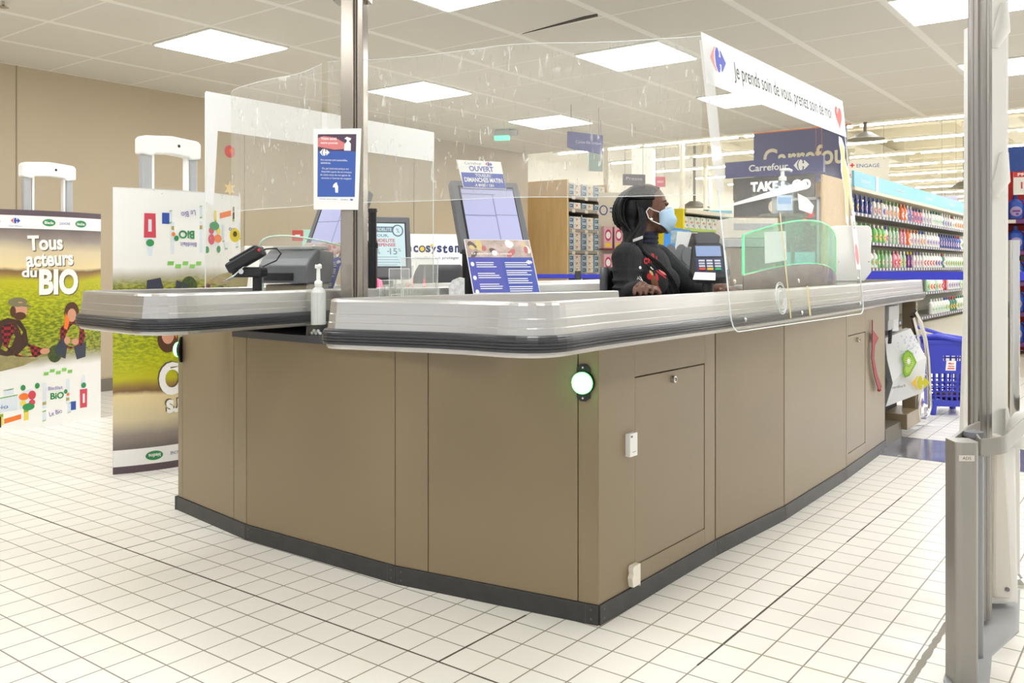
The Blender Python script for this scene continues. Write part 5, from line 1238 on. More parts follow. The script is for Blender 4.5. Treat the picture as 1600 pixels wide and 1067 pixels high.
# ---- toilet paper gondola behind the cashier's mask
TX, TY0, TY1 = -6.25, 12.75, 15.6
t = thing('paper_goods_shelf', 'shelf of toilet paper packs with yellow upright behind the cashier', 'shelf unit', (TX, TY0, 0))
m = MB(); m.box(TX-.5, TX-.48, TY0, TY1, 0, 1.9); m.build('back_panel', cream, t)
m = MB(); m.box(TX-.5, TX+.02, TY0-.06, TY0, 0, 1.92); m.build('end_upright', mat('upright_yellow', (238, 222, 30), .5), t)
m = MB(); m.box(TX-.5, TX+.05, TY0, TY1, 1.86, 1.92); m.build('top_shelf', cream, t)
for z in (1.615, 1.36, 1.1, .7): m = MB(); m.box(TX-.48, TX+.01, TY0, TY1, z-.03, z); m.box(TX+.01, TX+.02, TY0, TY1, z-.045, z+.005, 1); m.build('shelf', [cream, mat('price_rail_green', (178, 206, 96), .5)], t)
m0 = None
for r_, z in enumerate((1.616, 1.361)):
    for k in range(12):
        m = MB(fn=lambda p: (TX-.02-p.y, TY0+p.x, p.z)); 
        if m0 is None:
            m = MB(fn=lambda p: (-p.y, p.x, p.z)); m.box(0, .20, 0, .3, 0, .20, 0); m.oval(.1, .10, .06, .04, 1, -.002); m.rect(.05, .15, .09, .115, 2, -.003); m.oval(.05, .16, .02, .02, 3, -.002); m.oval(.15, .05, .02, .02, 4, -.002)
            o = m0 = m.build('toilet_paper_pack', [mat('pack_white', (238, 240, 236), .5), mat('pack_mint', (206, 232, 206), .5), mat('pack_coral', (236, 130, 120), .5), green, mat('dot_blue', (0, 0, 0))], bevel=.02)
        else: o = m0.copy(); COL.link(o)
        o.location = (TX-.03, TY0+.03+k*.225, z)
        tag(o, 'white toilet paper pack, %s from the yellow upright on the %s shelf' % (ORD[k], ['upper', 'lower'][r_]), 'toilet paper', 'toilet paper packs')
q = P(1123, 337, 15.2); hang('blue_header_sign', 'pale blue header sign above the toilet paper shelf', P(1126, 335, 15.4), 37, .40, .14, sky, [], None)
hang('exit_sign', 'small green exit sign left of the pale blue header', P(1103, 333, 15.3), 37, .09, .12, mat('exit_green', (50, 110, 80), .5), [('<', 0, 0, .03, .05, paper)], None)
q = P(1126, 417, 15.6); mb = MB(); 
for u in (1102, 1140): a_ = P(u, 417, 15.5); mb.cyl((a_.x, a_.y, 1.88), (a_.x, a_.y, 1.94), .01, n=6)
# round white pillars and the black pendant beyond
for k, (u, tt) in enumerate(((1066, 24.), (1102, 30.), (1110, 34.))):
    a_ = P(u, 417, tt); mb = MB(); mb.cyl((a_.x, a_.y, 0), (a_.x, a_.y, 6.15), .07, n=12); tag(mb.build('store_column', cream), 'slim white column, %s to the right behind the paper goods shelf' % ORD[k], 'column', 'slim store columns')

# ---- belt barriers
def belt(a, b, z0, z1, lab, posts, h):
    t = thing('belt_barrier', lab, 'barrier', (a[0], a[1], 0), 'blue belt barriers'); m = MB(); a = Vector(a); b = Vector(b); d = (b-a).normalized(); n = Vector((-d.y, d.x))*.002
    m.prism([(a+n).to_tuple(), (b+n).to_tuple(), (b-n).to_tuple(), (a-n).to_tuple()], z0, z1); m.build('belt', blue, t)
    for p in posts: m = MB(); p = a+(b-a)*p; m.cyl((p.x, p.y, .012), (p.x, p.y, h), .035, n=16); m.lathe([(.16, 0), (.16, .008), (.04, .02)], (p.x, p.y, 0)); m.build('post', dgrey, t)
belt((-2.75, 9.25), (2.4, 9.25), .878, .958, 'blue belt barrier running to the right in front of the detergent aisle', (1,), .97)
a_, b_ = P(826, 431, 10.2), P(1120, 431, 10.2); belt((a_.x, a_.y), (b_.x, b_.y), .868, .918, 'thin blue belt barrier behind the cashier, under the wooden shelf', (.262,), .955)

# ---- detergent aisle
GXF, GY0, GY1 = -3.8, 13.2, 24.2
t = thing('detergent_shelf', 'long detergent gondola with pale blue header on the right', 'shelf unit', (GXF, GY0, 0))
m = MB(); m.box(GXF-.52, GXF-.50, GY0, GY1, 0, 2.12); m.build('back_panel', mat('gondola_back', (190, 186, 172), .6), t)
m = MB(); m.box(GXF-.5, GXF, GY0-.03, GY0, 0, 2.2); m.build('end_upright', cream, t)
m = MB(); m.box(GXF-.45, GXF+.04, GY0, GY1, 2.12, 2.17); m.build('canopy', cream, t)
m = MB(); m.box(GXF-.0, GXF+.03, GY0, GY1, 2.175, 2.40); m.build('header', sky, t)
HF = lambda p: (GXF+.031-p.y, GY0+p.x, p.z)
for k in range(5): m = MB(fn=HF); m.text('lessives', .6+k*2.1, 2.29, .5, .07, 0, -.002); m.build('header_lettering', mat('header_white', (232, 244, 250), .5), t)
m = MB(fn=HF); m.rect(1.15, 1.28, 2.13, 2.40, 0, -.003); m.build('header_tab', mat('header_white', (0, 0, 0)), t)
GL = [1.80, 1.38, .985, .53, .10]
for z in GL:
    m = MB(); m.box(GXF-.5, GXF+(0 if z > .2 else .1), GY0, GY1, z-.03, z); m.build('shelf', mat('gondola_shelf', (150, 148, 140), .5), t)
    m = MB(); x_ = GXF+(0 if z > .2 else .1); m.box(x_, x_+.012, GY0, GY1, z-.045, z+.005, 0)
    n = int((GY1-GY0)/.2)
    for k in range(n): m.box(x_+.012, x_+.014, GY0+.05+k*.2, GY0+.13+k*.2, z-.040, z-.0, 1)
    m.build('price_rail', [mat('rail_navy', (70, 76, 130), .5), cream], t)
m = MB(); m.box(GXF-.45, GXF-.05, GY0, GY1, 0, .07); m.build('plinth', mat('gondola_back', (0, 0, 0)), t)

BC = {}
COLS = {'navy': (44, 62, 136), 'white': (238, 240, 238), 'green': (120, 196, 110), 'orange': (236, 116, 60), 'lilac': (176, 160, 206), 'pink': (232, 150, 170), 'mint': (190, 224, 196), 'red': (210, 50, 60), 'teal': (40, 130, 110), 'blue': (50, 90, 190), 'cream': (238, 230, 196), 'yellow': (240, 206, 60), 'purple': (110, 60, 140)}
for k, v in COLS.items(): mat('bottle_'+k, v, .35)


def bottle(body, cap, labc, style, name='detergent_bottle'):
    key = (body, cap, labc, style)
    if key in BC: o = BC[key].copy(); COL.link(o); return o
    m = MB(); rr = {'slim': (.056, .285), 'jug': (.088, .285), 'round': (.074, .26)}[style]; r, h = rr; n = 12
    f = (lambda p: (p.x*.62, p.y, p.z)) ; m.fn = f
    m.lathe([(r*.92, 0), (r, .01), (r, h*.55), (r*.86, h*.70), (r*.45, h*.82), (.022, h*.84)], n=n, m=0); m.lathe([(.026, h*.83), (.028, h*.86), (.024, h), (.012, h*1.01)], n=10, m=1)
    m.fn = None
    if style == 'jug': m.tube([(0, r*.75, h*.80), (0, r*1.12, h*.72), (0, r*1.1, h*.45), (0, r*.9, h*.34)], .011, 6, 0)
    m.fn = (lambda p: ((r*.62*math.sqrt(max(.01, 1-(p.x/r)**2))+.0015-p.y), p.x, p.z))
    for i in range(6):
        a0 = -r*.72+r*1.44*i/6; a1 = a0+r*.24; u0 = math.sqrt(max(0, 1-(a0/r/.74)**2)); u1 = math.sqrt(max(0, 1-(a1/r/.74)**2))
        m.poly([(a0, h*(.33-.20*u0)), (a1, h*(.33-.20*u1)), (a1, h*(.33+.20*u1)), (a0, h*(.33+.20*u0))], 2)
    m.rect(-r*.45, r*.45, h*.30, h*.38, 3, -.002, 3); m.oval(r*.1, h*.22, r*.22, h*.05, 3, -.0025, 8)
    accent = {'navy': 'white', 'white': 'red', 'red': 'white', 'green': 'orange', 'lilac': 'purple', 'orange': 'yellow', 'blue': 'red', 'yellow': 'navy', 'mint': 'teal'}.get(labc, 'blue')
    o = m.build(name, [MATS['bottle_'+body], MATS['bottle_'+cap], MATS['bottle_'+labc], MATS['bottle_'+accent]]); BC[key] = o; return o


def row(spec, n):
    out = []
    while len(out) < n: out += random.choice(spec)
    return out[:n]


random.seed(11)
R1 = [('navy', 'blue', 'yellow', 'slim')]*2+[('navy', 'blue', 'lilac', 'slim')]*3+[('white', 'blue', 'red', 'slim')]*2+[('white', 'navy', 'blue', 'jug')]+[('white', 'green', 'orange', 'slim')]*4+[('orange', 'orange', 'white', 'jug')]*2+[('lilac', 'white', 'navy', 'slim')]*2+[('pink', 'navy', 'purple', 'round')]*3+[('white', 'white', 'lilac', 'slim')]*3+[('white', 'teal', 'mint', 'jug')]*4+[('white', 'white', 'blue', 'slim')]*4+[('white', 'red', 'mint', 'round')]+[('white', 'white', 'orange', 'jug')]*4+[('white', 'white', 'green', 'jug')]*9+[('green', 'green', 'white', 'jug')]*5
R2 = [('teal', 'green', 'blue', 'slim')]*4+[('mint', 'green', 'white', 'slim')]+[('green', 'white', 'yellow', 'jug')]*3+[('white', 'blue', 'red', 'slim')]+[('mint', 'green', 'cream', 'slim')]*3+[('pink', 'red', 'white', 'slim')]*2+[('orange', 'orange', 'white', 'jug')]+[('white', 'orange', 'pink', 'slim')]*3+[('white', 'blue', 'orange', 'slim')]*2+[('white', 'white', 'lilac', 'jug')]*5+[('navy', 'navy', 'lilac', 'jug')]*7+[('blue', 'red', 'white', 'jug')]*2+[('white', 'white', 'green', 'jug')]*7+[('white', 'red', 'green', 'jug')]*2+[('white', 'white', 'mint', 'jug')]*6
R3 = [('red', 'red', 'orange', 'jug')]*2+[('orange', 'cream', 'white', 'jug')]+[('white', 'white', 'green', 'jug')]*3+[('green', 'green', 'white', 'slim')]*2+[('mint', 'green', 'white', 'slim')]*2+[('pink', 'pink', 'red', 'jug')]*2+[('mint', 'white', 'yellow', 'slim')]*2+[('purple', 'yellow', 'pink', 'slim')]*2+[('white', 'lilac', 'pink', 'slim')]*3+[('white', 'white', 'red', 'jug')]*4+[('white', 'white', 'purple', 'jug')]*3+[('teal', 'red', 'white', 'jug')]+[('white', 'white', 'green', 'jug')]*9+[('white', 'white', 'red', 'round')]*8
RN = ['top', 'second', 'third', 'fourth', 'bottom']
for li, z in enumerate(GL):
    if li < 3:
        n = 44; seq = (R1, R2, R3)[li][:n]; y0, py = GY0+.18, .238; k0 = 0
        while len(seq) < n: seq.append(('white', 'white', 'green', 'jug'))
    else:
        n = 24; y0, py = 18.2, .24
        seq = ([('mint', 'white', 'green', 'jug'), ('white', 'white', 'orange', 'jug'), ('white', 'white', 'red', 'jug')]*2+[('red', 'red', 'pink', 'slim')]*2+[('white', 'white', 'lilac', 'jug')]*5+[('mint', 'teal', 'cream', 'jug')]*4+[('cream', 'yellow', 'white', 'jug')]*8) if li == 3 else [('white', 'white', 'mint', 'jug')]*5+[('white', 'blue', 'green', 'jug')]*2+[('teal', 'red', 'yellow', 'jug')]*3+[('white', 'teal', 'green', 'jug')]*4+[('white', 'red', 'mint', 'jug')]*4+[('teal', 'white', 'mint', 'jug')]*8
        seq = seq[:n]
    for k, sp_ in enumerate(seq):
        o = bottle(*sp_); o.location = (GXF-.06+(0 if z > .2 else .08), y0+k*py, z+.001)
        tag(o, '%s bottle with %s cap, %s from left, %s shelf of the detergent aisle' % (sp_[0], sp_[1], ORD[k], RN[li]), 'detergent bottle', 'detergent bottles in the aisle, %s shelf' % RN[li])
# XTRA lettering on the large white bottle of the top shelf
m = MB(fn=lambda p: (GXF-.012-p.y, GY0+.18+7*.238+p.x, p.z)); m.text('XTRA', 0, 1.91, .085, .03, 0, -.004, .05); xb = m.build('bottle_lettering', red)
big = [o for o in SC.objects if o.name.startswith('detergent_bottle') and ', eighth from left, top' in o['label']]
if big: xb.parent = big[0]; xb.matrix_parent_inverse = Matrix.Translation(big[0].location).inverted()

# ---- red promotional shelf at the far right
q = P(1569, 417, 10.2); Mr = Fm((q.x, q.y, 0), 20); rdm = mat('promo_red', (206, 50, 44), .5)
t = thing('promo_shelf', 'red and blue promotional shelf at the right edge of the picture', 'shelf unit', (q.x, q.y, 0))
m = MB(Mr); m.box(0, .03, 0, .5, 0, 2.42); m.box(0, 1.1, .5, .52, 0, 2.2); m.build('frame', rdm, t)
m = MB(Mr); m.box(.04, 1.1, -.01, .02, 2.10, 2.38); m.build('header', cblue, t)
m = MB(Mr); m.rect(.09, .42, 1.83, 2.09, 0, -.03); m.rect(.09, .42, 2.03, 2.09, 1, -.032); m.text('PRIX', .21, 2.06, .16, .036, 0, -.034, .03); m.text('1,', .20, 1.93, .07, .09, 1, -.034); m.box(.09, .42, -.028, -.01, 1.83, 2.09, 0); m.build('price_card', [paper, mat('card_red', (214, 60, 60), .5)], t)
bm0 = None
for li, z in enumerate((1.55, 1.19, .83, .48, .13)):
    m = MB(Mr); m.box(.03, 1.1, 0, .5, z-.05, z, 0); m.rect(.03, .12, z-.045, z-.005, 1, -.002); m.rect(.12, .5, z-.045, z-.005, 2, -.002); m.build('shelf', [mat('promo_maroon', (120, 40, 50), .5), cream, mat('rail_violet', (110, 60, 130), .5)], t)
    for k in range(3):
        o = bottle('navy' if li % 2 else 'blue', 'navy', 'white', 'jug', 'blue_bottle') if False else None
        if bm0 is None: o = bm0 = bottle('blue', 'navy', 'lilac', 'jug', 'blue_bottle')
        else: o = bm0.copy(); COL.link(o)
        v = Mr @ Vector((.14+k*.20, .12, z+.001)); o.location = v; o.rotation_euler = (0, 0, math.radians(20)-PI/2)
        tag(o, 'blue bottle, %s from the left on the %s shelf of the red unit' % (ORD[k], RN[li]), 'bottle', 'blue bottles on the red shelf')
q = P(1566, 402, 9.6); m = MB(Fm((q.x, q.y, 0), 30)); m.box(-.05, .06, 0, .1, 0, 1.25); m.rect(-.04, .05, 1.05, 1.22, 1, -.002)
tag(m.build('leaflet_stand', [mat('stand_pale_blue', (150, 204, 226), .5), green]), 'narrow pale blue leaflet stand beside the red shelf', 'stand')

# ---- recycling point by the left wall
lm = mat('mint_board', (176, 226, 208), .5)
q0 = P(446, 417, 7.6); Mw = Fm((q0.x, q0.y, 0), 60)
t = thing('recycling_cabinet', 'white recycling cabinet with mint eco header by the left wall', 'cabinet', (q0.x, q0.y, 0))
m = MB(Mw); m.box(-.34, .44, 0, .35, 0, 1.18); m.build('body', paper, t, bevel=.01)
m = MB(Mw); m.plate([(.16, 1.18), (.46, 1.18), (.46, 1.33), (.16, 1.33)], .1, .12); m.build('header_board', lm, t)
m = MB(Mw); m.text('eco', .34, 1.25, .16, .065, 0, .098, .03); m.build('header_lettering', mat('eco_teal', (70, 170, 150), .5), t)
q1 = P(465, 368, 7.5); m = MB(Fm(q1, 45)); m.box(-.045, .045, 0, .04, -.045, .045, 0); m.rect(-.02, .02, -.008, .008, 1, -.001); tag(m.build('fire_alarm_box', [mat('alarm_red', (200, 60, 54), .5), paper]), 'small red alarm box left of the mint eco header', 'alarm')
q0 = P(668, 417, 8.3); Mw = Fm((q0.x, q0.y, 0), 48)
t = thing('ecosystem_board', 'white ecosystem recycling bin by the wall, between the two monitors', 'recycling bin', (q0.x, q0.y, 0))
m = MB(Mw); m.box(-.42, .42, 0, .4, 0, 1.31); m.build('body', paper, t, bevel=.01)
m = MB(Mw)
eb = mat('eco_blue', (50, 60, 110), .5)
for ch, x in zip('ecosystem', (-.36, -.265, -.175, -.09, -.01, .07, .15, .235, .345)):
    x = x*.66+.065
    if ch == 'o': m.oval(x, 1.17, .032, .033, 0, -.002); m.oval(x, 1.17, .020, .021, 1, -.003)
    else: m.text(ch, x, 1.17 if ch != 'y' else 1.158, .046 if ch not in 'm' else .07, .066 if ch != 't' else .08, 0, -.002, .035)
m.oval(.04, 1.205, .016, .012, 1, -.004)
m.text('recycler c\'est prot\u00e9ger', .09, 1.085, .42, .038, 0, -.002)
m.rect(.14, .2, .99, 1.02, 2, -.002); m.build('lettering', [eb, yellow, ink], t)
# tall plain shadowless locker that edges the wall niche is not built: the wall continues
# spherical camera dome and sprinkler head on the ceiling
q = P(5, 2, (CZ-EYE)*FPX/(HOR-2)); mb = MB(); mb.lathe([(.012, -.04), (.03, -.035), (.008, -.02), (.008, 0)], (q.x, q.y, CZ)); tag(mb.build('ceiling_sprinkler', chrome), 'small metal ceiling sprinkler at the top left corner', 'sprinkler')
for k, (u, v, tt, s_) in enumerate(((1352, 218, 21., .34), (1085, 324, 33., .45), (1507, 293, 30., .4))):
    q = P(u, v, tt); mb = MB(); mb.lathe([(s_*1.3, 0), (s_, .12*s_), (s_*.4, .5*s_)], tuple(q), 16); mb.cyl((q.x, q.y, q.z+.4*s_), (q.x, q.y, 6.2), .05, n=6)
    tag(mb.build('roof_diffuser', mat('diffuser_dark', (104, 98, 84), .6)), 'dark round roof diffuser, %s' % ['above the engage sign', 'low above the toilet paper shelf', 'far away beside the antenna gate'][k], 'air diffuser', 'dark roof diffusers')

# ================================================================== THE CASHIER
skin = mat('skin_brown', (104, 68, 50), .45, noise=.05, nscale=20); knit = mat('sweater_black', (30, 30, 33), .85, bump=.25, bscale=180)
hairm = mat('hair_black', (16, 15, 17), .5, 0, .3, noise=.3, nscale=60); navyk = mat('roll_neck_navy', (34, 36, 54), .8, bump=.2, bscale=160)
HM = Fm(P(1012, 328, 3.9), 40)                        # head: x = where she looks, z up
TM = Fm(P(1006, 430, 3.9), 7)                         # torso
pp = P(1006, 430, 3.9)
cas = thing('person', 'seated cashier in black Christmas sweater and blue mask, hand on the counter, facing right', 'person', (pp.x, pp.y, 0))


def remesh(o, vox, it=3):
    r = o.modifiers.new('remesh', 'REMESH'); r.mode = 'VOXEL'; r.voxel_size = vox; r.use_smooth_shade = True
    s = o.modifiers.new('smooth', 'SMOOTH'); s.iterations = it; s.factor = .5


HP = lambda x, y, z: HM @ Vector((x, y, z))
TP = lambda x, y, z: TM @ Vector((x, y, z))
m = MB(); R3h = HM.to_3x3()
m.ell(HP(-.008, 0, .018), (.092, .076, .098), M=R3h, nv=16, nu=24); m.ell(HP(.040, 0, -.035), (.050, .058, .066), M=R3h); m.ell(HP(.058, 0, -.078), (.030, .036, .026), M=R3h)
m.cap(HP(.082, 0, .004), HP(.106, 0, -.032), .009, .014); m.ell(HP(.098, .012, -.034), .009); m.ell(HP(.098, -.012, -.034), .009)
m.ell(HP(.074, 0, .026), (.018, .052, .010), M=R3h); m.ell(HP(.086, 0, -.060), (.012, .022, .011), M=R3h)
for s_ in (-1, 1): m.ell(HP(.055, s_*.045, -.022), (.025, .018, .022), M=R3h); m.ell(HP(-.008, s_*.078, -.020), (.016, .007, .028), M=R3h); m.ell(HP(-.004, s_*.080, -.040), (.009, .006, .012), M=R3h)
m.cap(HP(-.012, 0, -.05), TP(-.01, 0, .125), .050, .060)
m.ell(TP(0, 0, .05), (.06, .13, .07), M=TM.to_3x3()); m.cap(TP(0, 0, .05), TP(0, 0, -.30), .09, .11)
RS, RE, RW = TP(-.01, -.165, .075), P(981, 462, 3.70), P(1001, 449, 3.565)
LS, LE, LW = TP(.0, .165, .075), P(1082, 452, 4.02), P(1120, 452, 3.80)
for a_, b_, c_ in ((RS, RE, RW), (LS, LE, LW)): m.cap(TP(0, 0, .06), a_, .05, .05); m.cap(a_, b_, .048, .038); m.cap(b_, c_, .037, .025)


def hand(W, kn, mid, tip, th):
    pc = sum(kn, Vector())/4
    m.cap(W, W.lerp(pc, .35), .024, .026); 
    for i in range(4):
        r = (.0095, .010, .0098, .0085)[i]
        m.cap(W.lerp(pc, .2), kn[i], .016, r+.003, n=10); m.cap(kn[i], mid[i], r+.0005, r, n=10); m.cap(mid[i], tip[i], r-.0005, r-.0022, n=10)
    m.cap(W.lerp(pc, .25), th[0], .015, .0125, n=10); m.cap(th[0], th[1], .011, .009, n=10)


kz = [0, 1.5, 1.5, 0]
hand(RW, [P(994+9.2*k, 450-kz[k], 3.492+.004*k) for k in range(4)], [P(992+9.4*k, 452-kz[k], 3.462+.004*k) for k in range(4)], [P(991+9.2*k, 459, 3.445+.005*k) for k in range(4)], (P(1026, 453, 3.51), P(1031, 458, 3.478)))
lk = [LW+Vector((.075, -.030+.020*k, .004*(1-abs(k-1.5)))) for k in range(4)]
hand(LW, lk, [v+Vector((.03, 0, -.008)) for v in lk], [v+Vector((.048, 0, -.028)) for v in lk], (LW+Vector((.045, -.05, -.008)), LW+Vector((.075, -.06, -.015))))
for s_ in (-1, 1):
    hp = TP(0, s_*.09, -.40); kn_ = TP(.13, s_*.10, -.52); an = TP(.06, s_*.10, -.86)
    hp.z = .60; kn_.z = .44; an.z = .10
    m.cap(TP(0, 0, -.28), hp, .11, .085); m.cap(hp, kn_, .075, .055); m.cap(kn_, an, .05, .036); m.cap(an, an+Vector((.10, .0, -.055)), .034, .026)
body = m.build('body', skin, cas); remesh(body, .0042, 2)
# eyes, brows
for s_ in (-1, 1):
    m = MB(); m.ell(HP(.071, s_*.030, .004), .0115, 0, 12, 8); m.ell(HP(.0785, s_*.0315, .004), .0062, 1, 10, 6); m.build('eye', [mat('eye_white', (226, 220, 212), .2), mat('iris_dark', (34, 20, 14), .15)], cas)
    m = MB(); m.tube([HP(.076, s_*.018, .034), HP(.074, s_*.036, .040), HP(.058, s_*.056, .034)], [.003, .0035, .002], 6, flat=.6); m.build('eyebrow', hairm, cas)
# sweater, roll neck, trousers, shoes
m = MB(); T3 = TM.to_3x3()
m.ell(TP(0, 0, .02), (.112, .175, .125), M=T3); m.ell(TP(-.012, 0, .085), (.075, .165, .055), M=T3); m.ell(TP(.0, 0, -.14), (.125, .165, .16), M=T3); m.ell(TP(0, 0, -.27), (.14, .175, .12), M=T3)
for s_ in (-1, 1): m.ell(TP(.075, s_*.070, -.03), (.062, .075, .068), M=T3)
m.cap(TP(-.01, 0, .10), TP(-.004, 0, .135), .078, .064)
m.cap(RS, RE, .068, .052); m.cap(RE, RW.lerp(RE, .12), .050, .035); m.cap(LS, LE, .068, .055); m.cap(LE, LW.lerp(LE, .1), .052, .036)
for z_ in (.0, .35, .6, .8): m.ell(RS.lerp(RE, z_), (.070, .066, .010 if z_ else .05), M=T3)
sw = m.build('sweater', knit, cas, label='black Christmas sweater'); remesh(sw, .006, 5)
m = MB(); n_ = 20
pa, pb = TP(-.004, 0, .11), HP(-.006, 0, -.075)
for k, f_ in enumerate((.15, .34, .53, .70)): c = pa.lerp(pb, f_); m.ell(c, (.068-.003*k, .068-.003*k, .019), M=T3)
nk = m.build('roll_neck', navyk, cas); remesh(nk, .004, 2)
m = MB()
for s_ in (-1, 1):
    hp = TP(0, s_*.09, -.40); kn_ = TP(.13, s_*.10, -.52); an = TP(.06, s_*.10, -.86); hp.z = .60; kn_.z = .44; an.z = .14
    m.cap(TP(0, 0, -.30), hp, .12, .098); m.cap(hp, kn_, .088, .068); m.cap(kn_, an, .062, .048)
tr = m.build('trousers', mat('trousers_dark', (34, 36, 46), .8), cas); remesh(tr, .008, 3)
for s_ in (-1, 1):
    an = TP(.06, s_*.10, -.86); an.z = .07; m = MB(); m.ell(an+Vector((.06, 0, -.02)), (.125, .045, .05)); m.ell(an, (.05, .043, .065)); sh = m.build('shoe', black, cas); remesh(sh, .006, 2)
# face mask
m = MB(); nu, nv = 17, 11; vs = []
cl = [(.104, .014), (.113, .000), (.121, -.018), (.126, -.036), (.127, -.052), (.124, -.066), (.118, -.078), (.110, -.088), (.102, -.096), (.094, -.102), (.086, -.106)]
for j in range(nv):
    v = j/(nv-1); xc, zc = cl[j]; zs = -.012-.055*v; xs = .036+.002*j/10
    for i in range(nu):
        u = -1+2*i/(nu-1); a = u*PI/2; pl = .0040*math.sin(v*PI*7)*math.cos(a)
        vs.append(HP(xs+(xc-xs)*abs(math.cos(a))**.75+pl, .069*math.sin(a), zs+(zc-zs)*math.cos(a)**1.0))
m.add(vs, [(j*nu+i, j*nu+i+1, (j+1)*nu+i+1, (j+1)*nu+i) for j in range(nv-1) for i in range(nu-1)], 0, True)
mk_ = m.build('face_mask', mat('mask_blue', (176, 204, 228), .75), cas, label='pale blue pleated face mask'); sd_ = mk_.modifiers.new('solidify', 'SOLIDIFY'); sd_.thickness = .0016
m = MB(); m.tube([HP(cl[0][0]-.0*k, 0, cl[0][1]) for k in range(1)]+[HP(.098, -.02, .012), HP(.075, -.05, .003), HP(.045, -.068, -.010)], .0022, 6); m.build('mask_seam', mat('mask_seam', (206, 222, 236), .7), mk_)
for s_ in (-1, 1):
    m = MB(); m.tube([HP(.036, s_*.070, -.013), HP(.01, s_*.080, -.006), HP(-.012, s_*.088, .004), HP(-.024, s_*.086, -.012), HP(-.014, s_*.087, -.040), HP(.002, s_*.082, -.052), HP(.038, s_*.070, -.066)], .0022, 6); m.build('ear_loop', paper, mk_, label='white elastic ear loop')
m = MB(); m.ell(HP(-.002, -.088, -.046), (.007, .004, .006), M=R3h); m.build('earring', mat('pearl', (240, 236, 230), .2), cas)
# hair: cap, gathered mass and many braids
m = MB()
m.ell(HP(-.030, 0, .022), (.080, .084, .082), M=R3h, nu=28, nv=18); m.ell(HP(-.078, 0, .0), (.056, .080, .088), M=R3h); m.ell(HP(-.078, -.01, -.06), (.045, .06, .07), M=R3h); m.ell(HP(-.07, -.02, -.12), (.045, .06, .07), M=R3h)
hc = m.build('hair', hairm, cas, label='long black braided hair'); remesh(hc, .005, 3)
random.seed(5)


def braid(pts, r, name='braid'):
    P_ = [Vector(p) for p in pts]; out = []; rs = []
    for i in range(len(P_)-1):
        p0 = P_[max(0, i-1)]; p1 = P_[i]; p2 = P_[i+1]; p3 = P_[min(len(P_)-1, i+2)]
        for k in range(9):
            t_ = k/9; out.append(.5*((2*p1)+(p2-p0)*t_+(2*p0-5*p1+4*p2-p3)*t_*t_+(3*p1-p0-3*p2+p3)*t_**3)); rs.append(r*(1.15 if len(out) % 2 else .85))
    rs[-1] = r*.3; mm = MB(); mm.tube(out, rs, 6); return mm


for k in range(22):                                  # over the crown, from the hairline back to the gathered mass
    a = -1.25+2.5*k/21; y0 = .086*math.sin(a); z0 = .022+.088*math.cos(a); j = random.uniform(-.004, .004)
    braid([HP(.048-.050*abs(math.sin(a))**2+j, y0*.80, .012+.082*max(0, math.cos(a))**.8), HP(.008, y0*.95, z0-.004), HP(-.05, y0*1.0, z0-.004), HP(-.105, y0*.8, .03+.04*math.cos(a)), HP(-.130, y0*.5, -.02)], .0055).build('braid', hairm, hc)
for k in range(18):                                  # big loops hanging at the back
    y0 = -.085+.15*k/17; s_ = random.uniform(.85, 1.1)
    braid([HP(-.03, y0, .100-.4*y0*y0), HP(-.09*s_, y0*1.05, .08), HP(-.128*s_, y0, .02), HP(-.126*s_, y0, -.05), HP(-.09, y0, -.11), HP(-.115+random.uniform(-.01, .02), y0-.02, -.20), HP(-.140+random.uniform(-.02, .03), y0-.02, -.30), HP(-.135+random.uniform(-.03, .03), y0-.03, -.38-random.random()*.06)], .0062).build('braid', hairm, hc)
for k in range(24):                                  # falling over the near shoulder and the chest
    f_ = k/23; j = random.uniform(-.008, .008); d_ = random.uniform(0, .02)
    braid([HP(-.065+.02*f_, -.072, .03), HP(-.055+.030*f_, -.086, -.06), TP(-.035+.075*f_, -.125+.02*f_-d_, .12), TP(.045+.065*f_+j, -.125+.06*f_-d_, .045), TP(.095+.055*f_+j, -.085+.08*f_-d_, -.04), TP(.115+.055*f_, -.06+.10*f_-d_, -.12-random.random()*.06)], .0052).build('braid', hairm, hc)
# printed motif, wrapped onto the sweater
OM = Fm(P(1030, 420, 3.45), 37)
def disc(mb_, cx, cz, rx, rz, mm, rot=0.):
    c, d = math.cos(rot), math.sin(rot)
    for q in range(3):
        r0, r1 = q/3+.001, (q+1)/3
        for i in range(14):
            A, B = 2*PI*i/14, 2*PI*(i+1)/14
            pt = [(r0*math.cos(A), r0*math.sin(A)), (r1*math.cos(A), r1*math.sin(A)), (r1*math.cos(B), r1*math.sin(B)), (r0*math.cos(B), r0*math.sin(B))]
            mb_.poly([(cx+c*a*rx-d*b*rz, cz+d*a*rx+c*b*rz) for a, b in pt], mm)
u2 = lambda u, v: ((u-1030)*.00250, -(v-420)*.00250)
m = MB()
for ch, (u, v) in (('C', (1027, 407)), ('H', (1035, 405)), ('R', (1042, 399)), ('I', (1048, 404)), ('S', (1050, 412))): x, z = u2(u, v); m.text(ch, x, z, .017 if ch != 'I' else .006, .026, 0, 0, .05)
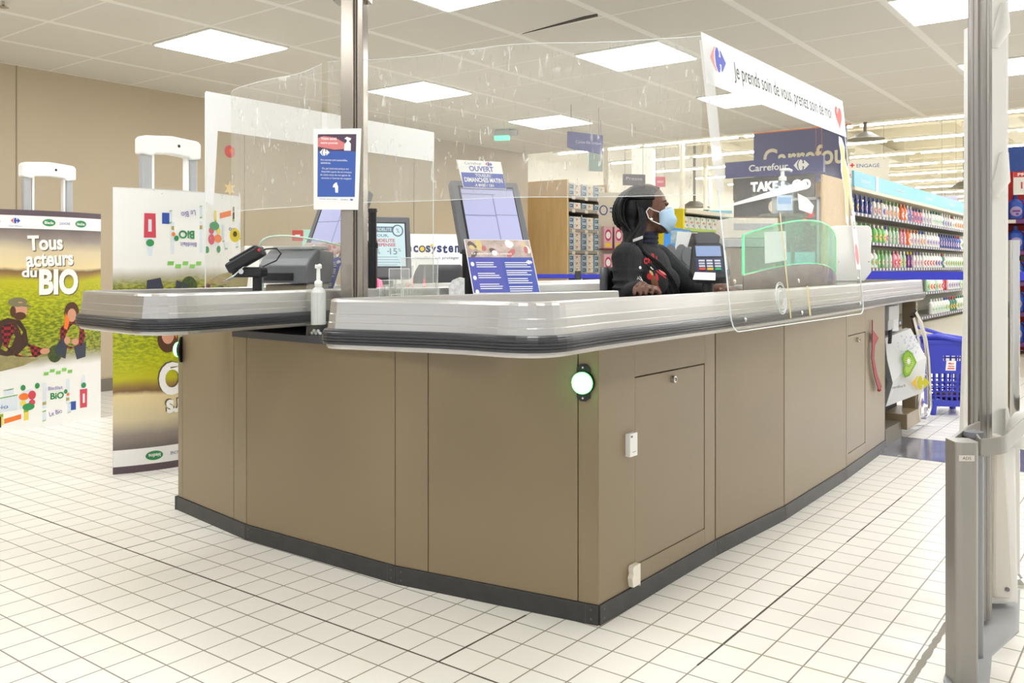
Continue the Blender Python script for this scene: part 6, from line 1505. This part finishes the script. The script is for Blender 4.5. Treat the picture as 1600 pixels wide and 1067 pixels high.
for (u, v, a, b, mm, ro) in ((1015, 418, .007, .0065, 1, 0), (1038, 419, .009, .006, 1, -.5), (1033, 433, .012, .014, 0, 0), (1045, 434, .006, .016, 0, .2), (1041, 444, .014, .034, 2, .25), (1036, 427, .006, .012, 3, .5), (1044, 454, .009, .012, 1, 0), (1048, 454, .007, .018, 0, .6), (1058, 424, .012, .026, 4, .9), (1054, 430, .004, .03, 0, .9), (1062, 420, .004, .028, 1, .9)):
    x, z = u2(u, v); disc(m, x, z, a, b, mm, ro)
for k in range(4):
    a = PI*k/4; x, z = u2(1012.5, 437); c, d = math.cos(a)*.012, math.sin(a)*.012; e_, f_ = -math.sin(a)*.0012, math.cos(a)*.0012
    m.poly([(x-c-e_, z-d-f_), (x+c-e_, z+d-f_), (x+c+e_, z+d+f_), (x-c+e_, z-d+f_)], 1)
for k in range(3, 6):
    (u0, v0), (u1_, v1_) = (995, 366), (1014, 377); f0, f1 = k/6, (k+1)/6
    A = u2(u0+(u1_-u0)*f0, v0+(v1_-v0)*f0**1.3); B = u2(u0+(u1_-u0)*f1, v0+(v1_-v0)*f1**1.3); m.poly([(A[0], A[1]-.006), (B[0], B[1]-.006), (B[0], B[1]+.006), (A[0], A[1]+.006)], 1)
dm = m.build('knitted_motif', [mat('motif_red', (190, 40, 48), .8), mat('motif_white', (226, 226, 224), .8), mat('motif_brown', (120, 78, 52), .8), mat('motif_tan', (206, 170, 120), .8), mat('motif_pink', (220, 130, 128), .8)], cas, label='red lettering, reindeer and snowflake motif')
dm.matrix_basis = OM; dm.matrix_parent_inverse = PW[cas.name].inverted()
sk = dm.modifiers.new('wrap', 'SHRINKWRAP'); sk.target = sw; sk.wrap_method = 'PROJECT'; sk.use_project_y = True; sk.use_project_z = False; sk.use_project_x = False; sk.use_positive_direction = True; sk.use_negative_direction = False; sk.offset = .003
q = P(985, 417, 3.92); office_chair((pp.x+.14, pp.y+.02, 0), 97, 'dark grey office chair under the seated cashier, backrest behind her', .62, .38)
